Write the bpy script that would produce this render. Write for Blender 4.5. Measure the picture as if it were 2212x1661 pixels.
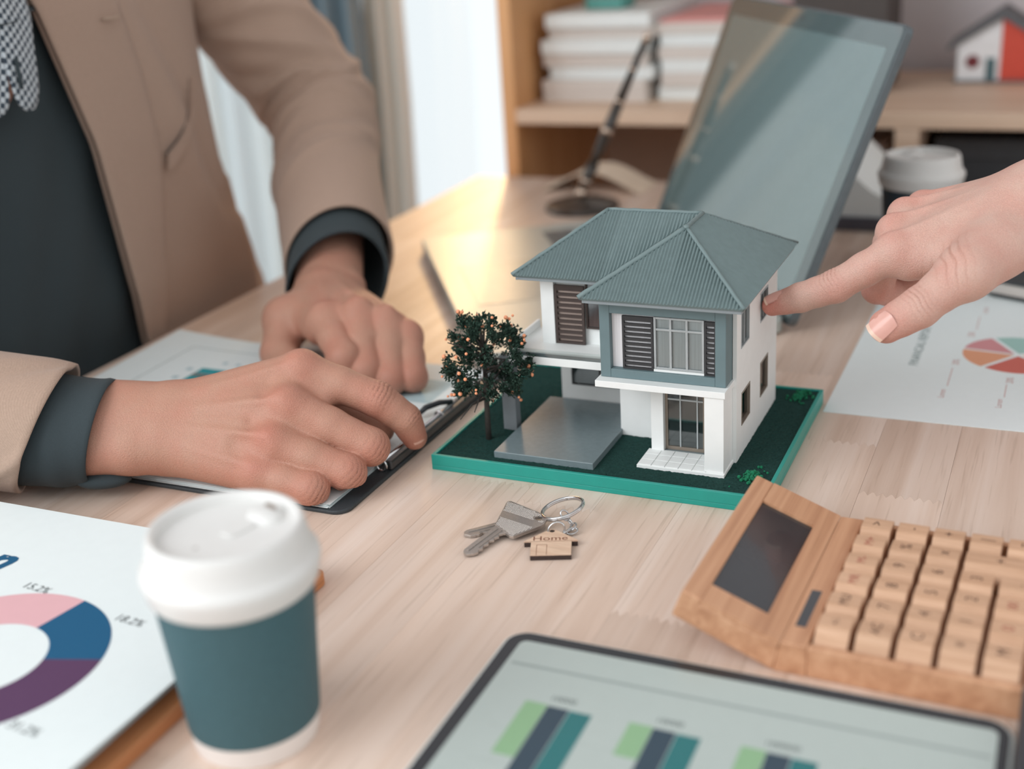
import bpy, bmesh, math, random
import numpy as np
from mathutils import Vector, Matrix

random.seed(7)
RNG = np.random.default_rng(7)
U = 0.001            # the scene is written in millimetres
ZT = 740.0           # height of the table top above the floor
scene = bpy.context.scene
for _o in list(bpy.data.objects):
    bpy.data.objects.remove(_o)
COL = scene.collection
rad = math.radians


def srgb(r, g, b):
    f = lambda c: (c / 255 / 12.92) if c <= 10 else ((c / 255 + 0.055) / 1.055) ** 2.4
    return (f(r), f(g), f(b), 1.0)


# ------------------------------------------------------------------ camera
cam_data = bpy.data.cameras.new('camera')
cam = bpy.data.objects.new('camera', cam_data)
COL.objects.link(cam)
cam.location = (331.9 * U, -590.7 * U, (314.2 + ZT) * U)
cam.rotation_euler = (rad(68.6626), rad(3.4634), rad(23.6897))
cam.data.sensor_width = 36
cam.data.lens = 2692.33 / 2212 * 36
cam.data.clip_start = 0.01
cam.data.dof.use_dof = True
cam.data.dof.focus_distance = 0.692
cam.data.dof.aperture_fstop = 4.0
cam.data.dof.aperture_blades = 0
scene.camera = cam

# ------------------------------------------------------------------ light
world = bpy.data.worlds.new('world')
scene.world = world
world.use_nodes = True
wn = world.node_tree
bg = wn.nodes['Background']
bg.inputs[0].default_value = (0.96, 0.99, 1.0, 1)
bg.inputs[1].default_value = 1.15


def area(name, loc, target, size, power, color):
    d = bpy.data.lights.new(name, 'AREA')
    d.shape = 'RECTANGLE'
    d.size, d.size_y = size[0] * U, size[1] * U
    d.energy = power
    d.color = color
    o = bpy.data.objects.new(name, d)
    COL.objects.link(o)
    o.location = Vector((loc[0], loc[1], loc[2] + ZT)) * U
    dirv = Vector(target) - Vector(loc)
    o.rotation_euler = dirv.to_track_quat('-Z', 'Y').to_euler()
    return o


# daylight from the big office windows on the left and an unseen fill lamp added over the table
area('daylight', (-1000, -1500, 1150), (-20, 60, 0), (1600, 1200), 29, (0.95, 0.98, 1.0))
area('overhead_fill', (-100, 100, 1900), (-60, 0, 0), (1200, 600), 8, (1.0, 0.97, 0.93))
# added warm fill lamp, out of view in the top of the glazed door
area('warm_fill', (-415, 1088, 310), (-240, 420, 60), (210, 160), 1.7, (1.0, 0.60, 0.26))
sd = bpy.data.lights.new('low_sun', 'SUN')
sd.energy = 1.8
sd.color = (1.0, 0.62, 0.27)
sd.angle = rad(4)
sun = bpy.data.objects.new('low_sun', sd)
COL.objects.link(sun)
sun.rotation_euler = Vector((0.33, -0.89, -0.30)).to_track_quat('-Z', 'Y').to_euler()

scene.view_settings.view_transform = 'Standard'
scene.view_settings.look = 'None'
scene.view_settings.gamma = 1.0
scene.view_settings.use_curve_mapping = False
scene.view_settings.exposure = -0.06
scene.cycles.max_bounces = 8
scene.cycles.caustics_reflective = False
scene.cycles.caustics_refractive = False

# ------------------------------------------------------------------ materials
MATS = {}


def new_mat(name):
    m = bpy.data.materials.new(name)
    m.use_nodes = True
    nt = m.node_tree
    return m, nt, nt.nodes['Principled BSDF']


def _obj_coord(nt, scale=(1, 1, 1)):
    tc = nt.nodes.new('ShaderNodeTexCoord')
    mp = nt.nodes.new('ShaderNodeMapping')
    mp.inputs['Scale'].default_value = [1000 * s for s in scale]   # metres to millimetres
    nt.links.new(tc.outputs['Object'], mp.inputs['Vector'])
    return mp.outputs['Vector']


def plain(name, rgb, rough=0.5, metal=0.0, vary=0.06, vscale=0.15, bump=0.0, bscale=2.0, spec=0.5, aniso=(1, 1, 1), coat=0.0, sheen=0.0, trans=0.0):
    if name in MATS:
        return MATS[name]
    m, nt, b = new_mat(name)
    c = srgb(*rgb)
    v = _obj_coord(nt, aniso)
    nz = nt.nodes.new('ShaderNodeTexNoise')
    nz.inputs['Scale'].default_value = vscale
    nz.inputs['Detail'].default_value = 5
    nt.links.new(v, nz.inputs['Vector'])
    rp = nt.nodes.new('ShaderNodeValToRGB')
    rp.color_ramp.elements[0].position = 0.3
    rp.color_ramp.elements[1].position = 0.7
    rp.color_ramp.elements[0].color = [x * (1 - vary) for x in c[:3]] + [1]
    rp.color_ramp.elements[1].color = [min(1, x * (1 + vary)) for x in c[:3]] + [1]
    nt.links.new(nz.outputs['Fac'], rp.inputs['Fac'])
    nt.links.new(rp.outputs['Color'], b.inputs['Base Color'])
    b.inputs['Roughness'].default_value = rough
    b.inputs['Metallic'].default_value = metal
    b.inputs['Specular IOR Level'].default_value = spec
    b.inputs['Coat Weight'].default_value = coat
    b.inputs['Sheen Weight'].default_value = sheen
    b.inputs['Transmission Weight'].default_value = trans
    if bump:
        n2 = nt.nodes.new('ShaderNodeTexNoise')
        n2.inputs['Scale'].default_value = bscale
        n2.inputs['Detail'].default_value = 3
        nt.links.new(v, n2.inputs['Vector'])
        bp = nt.nodes.new('ShaderNodeBump')
        bp.inputs['Strength'].default_value = bump
        bp.inputs['Distance'].default_value = 0.0004
        nt.links.new(n2.outputs['Fac'], bp.inputs['Height'])
        nt.links.new(bp.outputs['Normal'], b.inputs['Normal'])
    MATS[name] = m
    return m


def wood(name, light, dark, axis='y', rough=0.5, ring=0.05, fine=0.6, tone=0.0, stretch=0.03, warm=None, pores=0.25):
    """Stretched noise along the grain axis; every object takes its own random shift and tone."""
    if name in MATS:
        return MATS[name]
    m, nt, b = new_mat(name)
    N, L = nt.nodes, nt.links
    tc = N.new('ShaderNodeTexCoord')
    oi = N.new('ShaderNodeObjectInfo')
    mp = N.new('ShaderNodeMapping')
    sc = [1000, 1000, 1000]
    sc['xyz'.index(axis)] = 1000 * stretch
    mp.inputs['Scale'].default_value = sc
    L.new(tc.outputs['Object'], mp.inputs['Vector'])
    sh = N.new('ShaderNodeVectorMath'); sh.operation = 'SCALE'
    sh.inputs[0].default_value = (517, 331, 211)
    L.new(oi.outputs['Random'], sh.inputs['Scale'])
    ad = N.new('ShaderNodeVectorMath')
    L.new(mp.outputs['Vector'], ad.inputs[0]); L.new(sh.outputs[0], ad.inputs[1])
    n1 = N.new('ShaderNodeTexNoise'); n1.inputs['Scale'].default_value = ring
    n1.inputs['Detail'].default_value = 6; n1.inputs['Roughness'].default_value = 0.62; n1.inputs['Distortion'].default_value = 0.6
    n2 = N.new('ShaderNodeTexNoise'); n2.inputs['Scale'].default_value = fine
    n2.inputs['Detail'].default_value = 3
    for n in (n1, n2):
        L.new(ad.outputs[0], n.inputs['Vector'])
    r1 = N.new('ShaderNodeValToRGB')
    r1.color_ramp.elements[0].position = 0.32; r1.color_ramp.elements[0].color = srgb(*dark)
    r1.color_ramp.elements[1].position = 0.66; r1.color_ramp.elements[1].color = srgb(*light)
    if warm:
        e = r1.color_ramp.elements.new(0.5); e.color = srgb(*warm)
    L.new(n1.outputs['Fac'], r1.inputs['Fac'])
    # thin dark pores
    r2 = N.new('ShaderNodeValToRGB')
    r2.color_ramp.elements[0].position = 0.30; r2.color_ramp.elements[0].color = (1 - pores, 1 - pores * 1.15, 1 - pores * 1.3, 1)
    r2.color_ramp.elements[1].position = 0.42; r2.color_ramp.elements[1].color = (1, 1, 1, 1)
    L.new(n2.outputs['Fac'], r2.inputs['Fac'])
    mx = N.new('ShaderNodeMix'); mx.data_type = 'RGBA'; mx.blend_type = 'MULTIPLY'; mx.inputs[0].default_value = 1
    L.new(r1.outputs['Color'], mx.inputs[6]); L.new(r2.outputs['Color'], mx.inputs[7])
    hs = N.new('ShaderNodeHueSaturation')
    if tone:
        mr = N.new('ShaderNodeMapRange')
        mr.inputs['To Min'].default_value = 1 - tone; mr.inputs['To Max'].default_value = 1 + tone
        L.new(oi.outputs['Random'], mr.inputs['Value']); L.new(mr.outputs[0], hs.inputs['Value'])
    L.new(mx.outputs[2], hs.inputs['Color'])
    L.new(hs.outputs['Color'], b.inputs['Base Color'])
    b.inputs['Roughness'].default_value = rough
    bp = N.new('ShaderNodeBump'); bp.inputs['Strength'].default_value = 0.15; bp.inputs['Distance'].default_value = 0.0003
    L.new(n2.outputs['Fac'], bp.inputs['Height']); L.new(bp.outputs['Normal'], b.inputs['Normal'])
    MATS[name] = m
    return m


def fabric(name, rgb, thread=0.9, vary=0.1, rough=0.9, bump=0.35, dark=None, sheen=0.15, check=None):
    if name in MATS:
        return MATS[name]
    m, nt, b = new_mat(name)
    N, L = nt.nodes, nt.links
    v = _obj_coord(nt)
    nz = N.new('ShaderNodeTexNoise'); nz.inputs['Scale'].default_value = 0.9; nz.inputs['Detail'].default_value = 6
    nz.inputs['Roughness'].default_value = 0.7
    L.new(v, nz.inputs['Vector'])
    c = srgb(*rgb)
    rp = N.new('ShaderNodeValToRGB')
    rp.color_ramp.elements[0].position = 0.3; rp.color_ramp.elements[1].position = 0.7
    rp.color_ramp.elements[0].color = [x * (1 - vary) for x in c[:3]] + [1]
    rp.color_ramp.elements[1].color = [x * (1 + vary) for x in c[:3]] + [1]
    L.new(nz.outputs['Fac'], rp.inputs['Fac'])
    w = []
    for ang in (0.6, -0.6):
        wv = N.new('ShaderNodeTexWave'); wv.inputs['Scale'].default_value = thread * 0.31
        mp = N.new('ShaderNodeMapping'); mp.inputs['Rotation'].default_value = (ang, ang * 0.5, ang)
        L.new(v, mp.inputs['Vector']); L.new(mp.outputs['Vector'], wv.inputs['Vector']); w.append(wv)
    mu = N.new('ShaderNodeMath'); mu.operation = 'ADD'
    L.new(w[0].outputs['Fac'], mu.inputs[0]); L.new(w[1].outputs['Fac'], mu.inputs[1])
    if check:
        ck = N.new('ShaderNodeTexChecker'); ck.inputs['Scale'].default_value = 0.27
        ck.inputs['Color1'].default_value = c; ck.inputs['Color2'].default_value = srgb(*check)
        mp2 = N.new('ShaderNodeMapping'); mp2.inputs['Rotation'].default_value = (0.3, 0.0, 0.0); mp2.inputs['Scale'].default_value = (0.0, 1.0, 1.0); mp2.inputs['Location'].default_value = (0.5, 0.0, 0.0)
        L.new(v, mp2.inputs['Vector']); L.new(mp2.outputs['Vector'], ck.inputs['Vector'])
        L.new(ck.outputs['Color'], b.inputs['Base Color'])
    else:
        L.new(rp.outputs['Color'], b.inputs['Base Color'])
    b.inputs['Roughness'].default_value = rough
    b.inputs['Sheen Weight'].default_value = sheen
    b.inputs['Specular IOR Level'].default_value = 0.25
    bp = N.new('ShaderNodeBump'); bp.inputs['Strength'].default_value = bump; bp.inputs['Distance'].default_value = 0.0003
    L.new(mu.outputs[0], bp.inputs['Height']); L.new(bp.outputs['Normal'], b.inputs['Normal'])
    MATS[name] = m
    return m


def skin(name, base, rosy, deep):
    """Skin tone; the attribute 'rosy' marks knuckles and finger ends, 'deep' the crease lines."""
    m, nt, b = new_mat(name)
    N, L = nt.nodes, nt.links
    v = _obj_coord(nt)
    at = N.new('ShaderNodeAttribute'); at.attribute_name = 'tint'
    sp = N.new('ShaderNodeSeparateColor'); L.new(at.outputs['Color'], sp.inputs[0])
    n0 = N.new('ShaderNodeTexNoise'); n0.inputs['Scale'].default_value = 0.06; n0.inputs['Detail'].default_value = 5
    n1 = N.new('ShaderNodeTexNoise'); n1.inputs['Scale'].default_value = 1.5; n1.inputs['Detail'].default_value = 4
    vo = N.new('ShaderNodeTexVoronoi'); vo.inputs['Scale'].default_value = 1.25
    for n in (n0, n1, vo):
        L.new(v, n.inputs['Vector'])
    m1 = N.new('ShaderNodeMix'); m1.data_type = 'RGBA'
    m1.inputs[6].default_value = srgb(*base); m1.inputs[7].default_value = srgb(*rosy)
    ma = N.new('ShaderNodeMath'); ma.operation = 'MULTIPLY_ADD'; ma.inputs[1].default_value = 1.1; ma.inputs[2].default_value = -0.38
    L.new(n0.outputs['Fac'], ma.inputs[0])
    mb = N.new('ShaderNodeMath'); mb.operation = 'ADD'; mb.use_clamp = True
    L.new(ma.outputs[0], mb.inputs[0]); L.new(sp.outputs[0], mb.inputs[1])
    L.new(mb.outputs[0], m1.inputs[0])
    m2 = N.new('ShaderNodeMix'); m2.data_type = 'RGBA'; m2.inputs[7].default_value = srgb(*deep)
    L.new(m1.outputs[2], m2.inputs[6]); L.new(sp.outputs[1], m2.inputs[0])
    m3 = N.new('ShaderNodeMix'); m3.data_type = 'RGBA'; m3.blend_type = 'MULTIPLY'; m3.inputs[0].default_value = 0.22
    L.new(m2.outputs[2], m3.inputs[6]); L.new(n1.outputs['Color'], m3.inputs[7])
    gm = N.new('ShaderNodeRGBToBW'); L.new(n1.outputs['Color'], gm.inputs[0])
    mr = N.new('ShaderNodeMapRange'); mr.inputs['From Min'].default_value = 0.3; mr.inputs['From Max'].default_value = 0.7
    mr.inputs['To Min'].default_value = 0.5; mr.inputs['To Max'].default_value = 1.25
    L.new(n1.outputs['Fac'], mr.inputs['Value'])
    L.new(mr.outputs[0], m3.inputs[7])
    L.new(m3.outputs[2], b.inputs['Base Color'])
    b.inputs['Roughness'].default_value = 0.5
    b.inputs['Specular IOR Level'].default_value = 0.35
    b.inputs['Subsurface Weight'].default_value = 0.12
    b.inputs['Subsurface Radius'].default_value = (0.004, 0.0018, 0.001)
    b.inputs['Subsurface Scale'].default_value = 0.6
    b1 = N.new('ShaderNodeBump'); b1.inputs['Strength'].default_value = 0.42; b1.inputs['Distance'].default_value = 0.0004
    L.new(vo.outputs['Distance'], b1.inputs['Height'])
    b2 = N.new('ShaderNodeBump'); b2.inputs['Strength'].default_value = 0.26; b2.inputs['Distance'].default_value = 0.0005
    L.new(n1.outputs['Fac'], b2.inputs['Height']); L.new(b1.outputs['Normal'], b2.inputs['Normal'])
    L.new(b2.outputs['Normal'], b.inputs['Normal'])
    return m


def glass(name, tint=(0.9, 0.96, 0.96), rough=0.02, alpha=0.25):
    """Thin clear sheet: mostly see-through, with a mirror gloss."""
    if name in MATS:
        return MATS[name]
    m, nt, b = new_mat(name)
    N, L = nt.nodes, nt.links
    t = N.new('ShaderNodeBsdfTransparent'); t.inputs[0].default_value = (*tint, 1)
    g = N.new('ShaderNodeBsdfGlossy'); g.inputs['Roughness'].default_value = rough
    fr = N.new('ShaderNodeFresnel'); fr.inputs[0].default_value = 1.5
    ad = N.new('ShaderNodeMath'); ad.operation = 'ADD'; ad.inputs[1].default_value = alpha * 0.3; ad.use_clamp = True
    L.new(fr.outputs[0], ad.inputs[0])
    mx = N.new('ShaderNodeMixShader')
    L.new(ad.outputs[0], mx.inputs[0]); L.new(t.outputs[0], mx.inputs[1]); L.new(g.outputs[0], mx.inputs[2])
    L.new(mx.outputs[0], N['Material Output'].inputs['Surface'])
    MATS[name] = m
    return m


def sheer(name, rgb, translucency=0.55, clear=0.0):
    m, nt, b = new_mat(name)
    N, L = nt.nodes, nt.links
    d = N.new('ShaderNodeBsdfDiffuse'); d.inputs[0].default_value = srgb(*rgb)
    t = N.new('ShaderNodeBsdfTranslucent'); t.inputs[0].default_value = srgb(*rgb)
    mx = N.new('ShaderNodeMixShader'); mx.inputs[0].default_value = translucency
    L.new(d.outputs[0], mx.inputs[1]); L.new(t.outputs[0], mx.inputs[2])
    out = mx
    if clear:
        tr = N.new('ShaderNodeBsdfTransparent')
        m2 = N.new('ShaderNodeMixShader'); m2.inputs[0].default_value = clear
        L.new(mx.outputs[0], m2.inputs[1]); L.new(tr.outputs[0], m2.inputs[2]); out = m2
    L.new(out.outputs[0], N['Material Output'].inputs['Surface'])
    return m


# ------------------------------------------------------------------ building
ORG = {}     # object name -> origin (mm, z counted from the table top) its mesh is written around


def tag(o, label=None, cat=None, group=None, kind=None):
    if label: o['label'] = label
    if cat: o['category'] = cat
    if group: o['group'] = group
    if kind: o['kind'] = kind
    return o


def thing(name, loc, label, cat, group=None, rotz=None):
    """An Empty at the base of a thing. With rotz its parts are written in the thing's own axes."""
    o = bpy.data.objects.new(name, None)
    COL.objects.link(o)
    o.empty_display_size = 0.01
    o.location = Vector((loc[0], loc[1], loc[2] + ZT)) * U
    if rotz is None:
        ORG[o.name] = np.array(loc, float)
    else:
        ORG[o.name] = np.zeros(3)
        o.rotation_euler = rotz if isinstance(rotz, (tuple, list)) else (0, 0, rotz)
    return tag(o, label, cat, group)


def link(name, me, mat, parent=None, org=None):
    o = bpy.data.objects.new(name, me)
    COL.objects.link(o)
    if mat is not None:
        me.materials.append(mat)
    if parent is not None:
        o.parent = parent
        ORG[o.name] = ORG[parent.name]
    else:
        o.location = Vector((org[0], org[1], org[2] + ZT)) * U
        ORG[o.name] = np.array(org, float)
    return o


def obj(name, verts, faces, mat, parent=None, smooth=False, bevel=0, seg=2, org=None, sub=0, angle=None):
    v = np.array(verts, float).reshape(-1, 3)
    if parent is None and org is None:
        org = [(v[:, 0].min() + v[:, 0].max()) / 2, (v[:, 1].min() + v[:, 1].max()) / 2, v[:, 2].min()]
    o_ = ORG[parent.name] if parent is not None else np.array(org, float)
    me = bpy.data.meshes.new(name)
    me.from_pydata(((v - o_) * U).tolist(), [], [list(map(int, f)) for f in faces])
    me.update()
    if smooth:
        me.shade_smooth()
    o = link(name, me, mat, parent, org)
    if bevel:
        md = o.modifiers.new('bevel', 'BEVEL'); md.width = bevel * U; md.segments = seg; md.limit_method = 'ANGLE'
        md.angle_limit = rad(35)
        md.harden_normals = False
    if sub:
        md = o.modifiers.new('sub', 'SUBSURF'); md.levels = sub; md.render_levels = sub
    if angle:
        me.set_sharp_from_angle(angle=rad(angle))
    return o


class MB:
    """Collects simple solids into one mesh."""
    def __init__(s):
        s.v, s.f = [], []

    def add(s, v, f, M=None):
        n = len(s.v)
        if M is not None:
            v = [tuple(M @ Vector(p)) for p in v]
        s.v += [tuple(p) for p in v]
        s.f += [[i + n for i in q] for q in f]
        return s

    def box(s, x0, x1, y0, y1, z0, z1, M=None):
        v = [(x, y, z) for z in (z0, z1) for y in (y0, y1) for x in (x0, x1)]
        return s.add(v, [(0, 2, 3, 1), (4, 5, 7, 6), (0, 1, 5, 4), (2, 6, 7, 3), (0, 4, 6, 2), (1, 3, 7, 5)], M)

    def prism(s, poly, z0, z1, M=None):
        """poly: counter-clockwise list of (x, y)."""
        n = len(poly)
        v = [(x, y, z0) for x, y in poly] + [(x, y, z1) for x, y in poly]
        f = [list(range(n))[::-1], list(range(n, 2 * n))] + [(i, (i + 1) % n, (i + 1) % n + n, i + n) for i in range(n)]
        return s.add(v, f, M)

    def lathe(s, prof, n=48, M=None, cap=True):
        v, f = [], []
        for r, z in prof:
            for k in range(n):
                a = 2 * math.pi * k / n
                v.append((r * math.cos(a), r * math.sin(a), z))
        for i in range(len(prof) - 1):
            for k in range(n):
                a, b = i * n + k, i * n + (k + 1) % n
                f.append((a, b, b + n, a + n))
        if cap:
            f.append(list(range(n))[::-1]); f.append([(len(prof) - 1) * n + k for k in range(n)])
        return s.add(v, f, M)

    def tube(s, path, r, n=8, closed=False, M=None):
        P = [Vector(p) for p in path]
        m = len(P)
        rr = r if isinstance(r, (list, tuple)) else [r] * m
        v, f = [], []
        up = None
        for i, p in enumerate(P):
            if closed:
                t = (P[(i + 1) % m] - P[i - 1]).normalized()
            else:
                t = (P[min(i + 1, m - 1)] - P[max(i - 1, 0)]).normalized()
            if up is None:
                up = Vector((0, 0, 1)) if abs(t.z) < 0.9 else Vector((1, 0, 0))
            a = t.cross(up).normalized(); up = a.cross(t).normalized()
            for k in range(n):
                w = 2 * math.pi * k / n
                v.append(tuple(p + (a * math.cos(w) + up * math.sin(w)) * rr[i]))
        for i in range(m if closed else m - 1):
            j = (i + 1) % m
            for k in range(n):
                f.append((i * n + k, i * n + (k + 1) % n, j * n + (k + 1) % n, j * n + k))
        if not closed:
            f.append(list(range(n))[::-1]); f.append([(m - 1) * n + k for k in range(n)])
        return s.add(v, f, M)

    def sphere(s, c, r, n=12, m=8, M=None):
        c = Vector(c); rx, ry, rz = (r, r, r) if not isinstance(r, (tuple, list)) else r
        v = [(c.x, c.y, c.z - rz)]; f = []
        for i in range(1, m):
            t = -math.pi / 2 + math.pi * i / m
            for k in range(n):
                a = 2 * math.pi * k / n
                v.append((c.x + rx * math.cos(t) * math.cos(a), c.y + ry * math.cos(t) * math.sin(a), c.z + rz * math.sin(t)))
        v.append((c.x, c.y, c.z + rz))
        for k in range(n):
            f.append((0, 1 + (k + 1) % n, 1 + k))
            f.append((len(v) - 1, 1 + (m - 2) * n + k, 1 + (m - 2) * n + (k + 1) % n))
        for i in range(m - 2):
            for k in range(n):
                a = 1 + i * n + k; b = 1 + i * n + (k + 1) % n
                f.append((a, b, b + n, a + n))
        return s.add(v, f, M)

    def build(s, name, mat, parent=None, **kw):
        return obj(name, s.v, s.f, mat, parent, **kw)


def boxo(name, dims, mat, parent=None, **kw):
    return MB().box(*dims).build(name, mat, parent, **kw)


def rounded(x0, x1, y0, y1, r, n=8):
    p = []
    for cx, cy, a0 in ((x1 - r, y0 + r, -90), (x1 - r, y1 - r, 0), (x0 + r, y1 - r, 90), (x0 + r, y0 + r, 180)):
        for k in range(n + 1):
            a = rad(a0 + 90 * k / n)
            p.append((cx + r * math.cos(a), cy + r * math.sin(a)))
    return p


def text(name, s, size, mat, parent, loc, xdir=(1, 0, 0), ydir=(0, 1, 0), depth=0.0, shear=0.0, align='CENTER', wide=1.0, bold=0.0):
    """Flat lettering: loc is the centre in the parent's writing coordinates, xdir the reading direction, ydir up the letters."""
    cu = bpy.data.curves.new(name, 'FONT')
    cu.body = s; cu.size = 1.0; cu.align_x = align; cu.align_y = 'CENTER'; cu.shear = shear; cu.resolution_u = 3
    cu.offset = bold
    ob = bpy.data.objects.new(name, cu)
    COL.objects.link(ob)
    me = bpy.data.meshes.new_from_object(ob.evaluated_get(bpy.context.evaluated_depsgraph_get()))
    bpy.data.objects.remove(ob)
    X = Vector(xdir).normalized(); Y = Vector(ydir).normalized(); Z = X.cross(Y)
    c = Vector(loc) - (Vector(ORG[parent.name]) if parent is not None else Vector((0, 0, 0)))
    for v in me.vertices:
        p = c + X * (v.co.x * size * wide) + Y * (v.co.y * size) + Z * depth
        v.co = p * U
    me.materials.clear()
    me.update()
    me.name = name
    return link(name, me, mat, parent)


def dup(o, name=None, parent=None, shift=(0, 0, 0)):
    c = o.copy()
    if name: c.name = name
    COL.objects.link(c)
    if parent is not None: c.parent = parent
    c.location = o.location + Vector(shift) * U
    ORG[c.name] = ORG[o.name]
    return c
# ------------------------------------------------------------------ the room
M_WALL = plain('wall_paint', (206, 200, 203), 0.85, vary=0.02)
M_CEIL = plain('ceiling_paint', (214, 214, 212), 0.9, vary=0.02)
M_FLOOR = wood('floor_wood', (176, 150, 130), (146, 120, 102), 'y', 0.55, ring=0.02, fine=0.3, tone=0.05)
M_FRAME = plain('white_frame', (232, 234, 232), 0.4)
M_GLASS = glass('clear_pane', (0.97, 0.99, 1.0), 0.0, 0.1)

YB = 1105
ST = dict(kind='structure')


def structure(name, mb, mat, **kw):
    return tag(mb.build(name, mat, **kw), kind='structure')


structure('floor', MB().box(-1700, 1700, -1600, YB + 40, -ZT - 40, -ZT), M_FLOOR)
structure('ceiling', MB().box(-1700, 1700, -700, YB + 40, 1700, 1740), M_CEIL)
wb = MB().box(-300, 1700, YB, YB + 40, -ZT, 1700).box(-1700, -300, YB, YB + 40, 400, 1700).box(-1700, -1480, YB, YB + 40, -ZT, 400)
structure('wall_back', wb, M_WALL)
structure('baseboard_back', MB().box(-300, 1700, YB - 10, YB - 0.05, -ZT, -ZT + 70), M_FRAME)
# the glazed door: frame, mullion and two panes
win = bpy.data.objects.new('window_1', None); COL.objects.link(win); win.location = Vector((-890, YB, 0)) * U
win.location.z = (ZT - ZT) * U
ORG['window_1'] = np.array((-890., YB, -ZT)); win['kind'] = 'structure'
fr = MB()
for x in (-1480, -930, -340):
    fr.box(x, x + 40, YB + 2, YB + 38, -ZT, 400)
fr.box(-1480, -300, YB + 2, YB + 38, -ZT, -ZT + 50).box(-1480, -300, YB + 2, YB + 38, 360, 400)
fr.build('window_frame', M_FRAME, win)
for x0, x1 in ((-1440, -930), (-890, -340)):
    boxo('pane', (x0, x1, YB + 18, YB + 22, -ZT + 50, 360), M_GLASS, win)


def curtain(name, x0, x1, y, mat, amp, folds, label, z0=-ZT + 4, z1=520, seed=0):
    r = random.Random(seed)
    n = int((x1 - x0) / 4); m = 8
    ph = [r.uniform(-0.6, 0.6) for _ in range(folds + 2)]
    V, F = [], []
    for side in (0, 1):
        for j in range(m + 1):
            z = z0 + (z1 - z0) * j / m
            for i in range(n + 1):
                t = i / n * folds
                k = int(t)
                yy = y + amp * math.sin(2 * math.pi * t + ph[min(k, folds)]) * (1.0 - 0.25 * j / m) + side * 1.5
                V.append((x0 + (x1 - x0) * i / n + 6 * math.sin(z * 0.006 + i * 0.05), yy, z))
    W = n + 1; S = W * (m + 1)
    for side in (0, 1):
        for j in range(m):
            for i in range(n):
                q = [side * S + j * W + i, side * S + j * W + i + 1, side * S + (j + 1) * W + i + 1, side * S + (j + 1) * W + i]
                F.append(q if not side else q[::-1])
    for j in range(m):
        for i in (0, n):
            F.append([j * W + i, (j + 1) * W + i, S + (j + 1) * W + i, S + j * W + i])
    return tag(obj(name, V, F, mat, smooth=True), label, 'curtain')


M_SHEER = sheer('white_sheer', (226, 236, 240), 0.22, 0.2)
M_DRAPE = sheer('blue_grey_drape', (118, 136, 146), 0.2)
M_DRAPE2 = sheer('pale_drape', (204, 202, 196), 0.3)
curtain('sheer_curtain', -1460, -728, YB - 70, M_SHEER, 9, 16, 'wide white sheer curtain hanging behind the seated man', seed=3)
curtain('drape', -735, -612, YB - 110, M_DRAPE, 17, 3, 'narrow blue-grey drape gathered beside the bright window', seed=5)
curtain('drape', -622, -556, YB - 84, M_DRAPE2, 12, 2, 'pale grey drape edge next to the open bright glass', seed=8)
# ------------------------------------------------------------------ the table
M_TABLE = wood('rubberwood', (226, 206, 193), (203, 176, 158), 'y', 0.42, ring=0.04, fine=0.5, tone=0.08, stretch=0.03, warm=(217, 193, 177), pores=0.15)
M_TABLE2 = plain('table_frame', (214, 190, 172), 0.5, vary=0.08, vscale=0.05, aniso=(1, 0.05, 1))
table = thing('table', (200, 78, -740), 'long pale rubberwood table of finger-jointed staves carrying everything', 'table')
TX0, TX1, TY0, TY1, SW = -330, 902, -640, 772, 44
tr = random.Random(21)


def stave(x0, x1, y0, y1, zig0, zig1):
    p = []
    nt = 9; w = (x1 - x0) / nt
    def edge(y, z):
        if not z:
            return [(x0, y), (x1, y)]
        q = []
        for k in range(nt):
            a = x0 + k * w
            q += [(a, y - 2.2), (a + w * 0.42, y + 2.2), (a + w * 0.58, y + 2.2)]
        return q + [(x1, y - 2.2)]
    b = edge(y0, zig0); t = edge(y1, zig1)
    g = 0.06
    b = [(min(max(x, x0 + g), x1 - g), y + g) for x, y in b]; t = [(min(max(x, x0 + g), x1 - g), y - g) for x, y in t]
    MB().prism(b + t[::-1], -28, 0).build('stave', M_TABLE, table)


nc = int((TX1 - TX0) / SW)
for c in range(nc):
    x0 = TX0 + c * SW
    cuts = [TY0]
    y = TY0 + tr.uniform(120, 420)
    if abs(x0 - 154) < 1:
        cuts += [-420, -117, 210, 520]
    else:
        while y < TY1 - 120:
            cuts.append(y); y += tr.uniform(260, 520)
    cuts.append(TY1)
    for k in range(len(cuts) - 1):
        stave(x0, x0 + SW, cuts[k], cuts[k + 1], k > 0, k < len(cuts) - 2)
MB().box(TX0 + 60, TX1 - 60, TY0 + 60, TY0 + 82, -110, -28.1).box(TX0 + 60, TX1 - 60, TY1 - 82, TY1 - 60, -110, -28.1) \
    .box(TX0 + 60, TX0 + 82, TY0 + 82, TY1 - 82, -110, -28.1).box(TX1 - 82, TX1 - 60, TY0 + 82, TY1 - 82, -110, -28.1).build('apron', M_TABLE2, table)
for x in (TX0 + 60, TX1 - 120):
    for y in (TY0 + 60, TY1 - 120):
        MB().box(x + 3, x + 57, y + 3, y + 57, -740, -28.2).build('leg', M_TABLE2, table)

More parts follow.
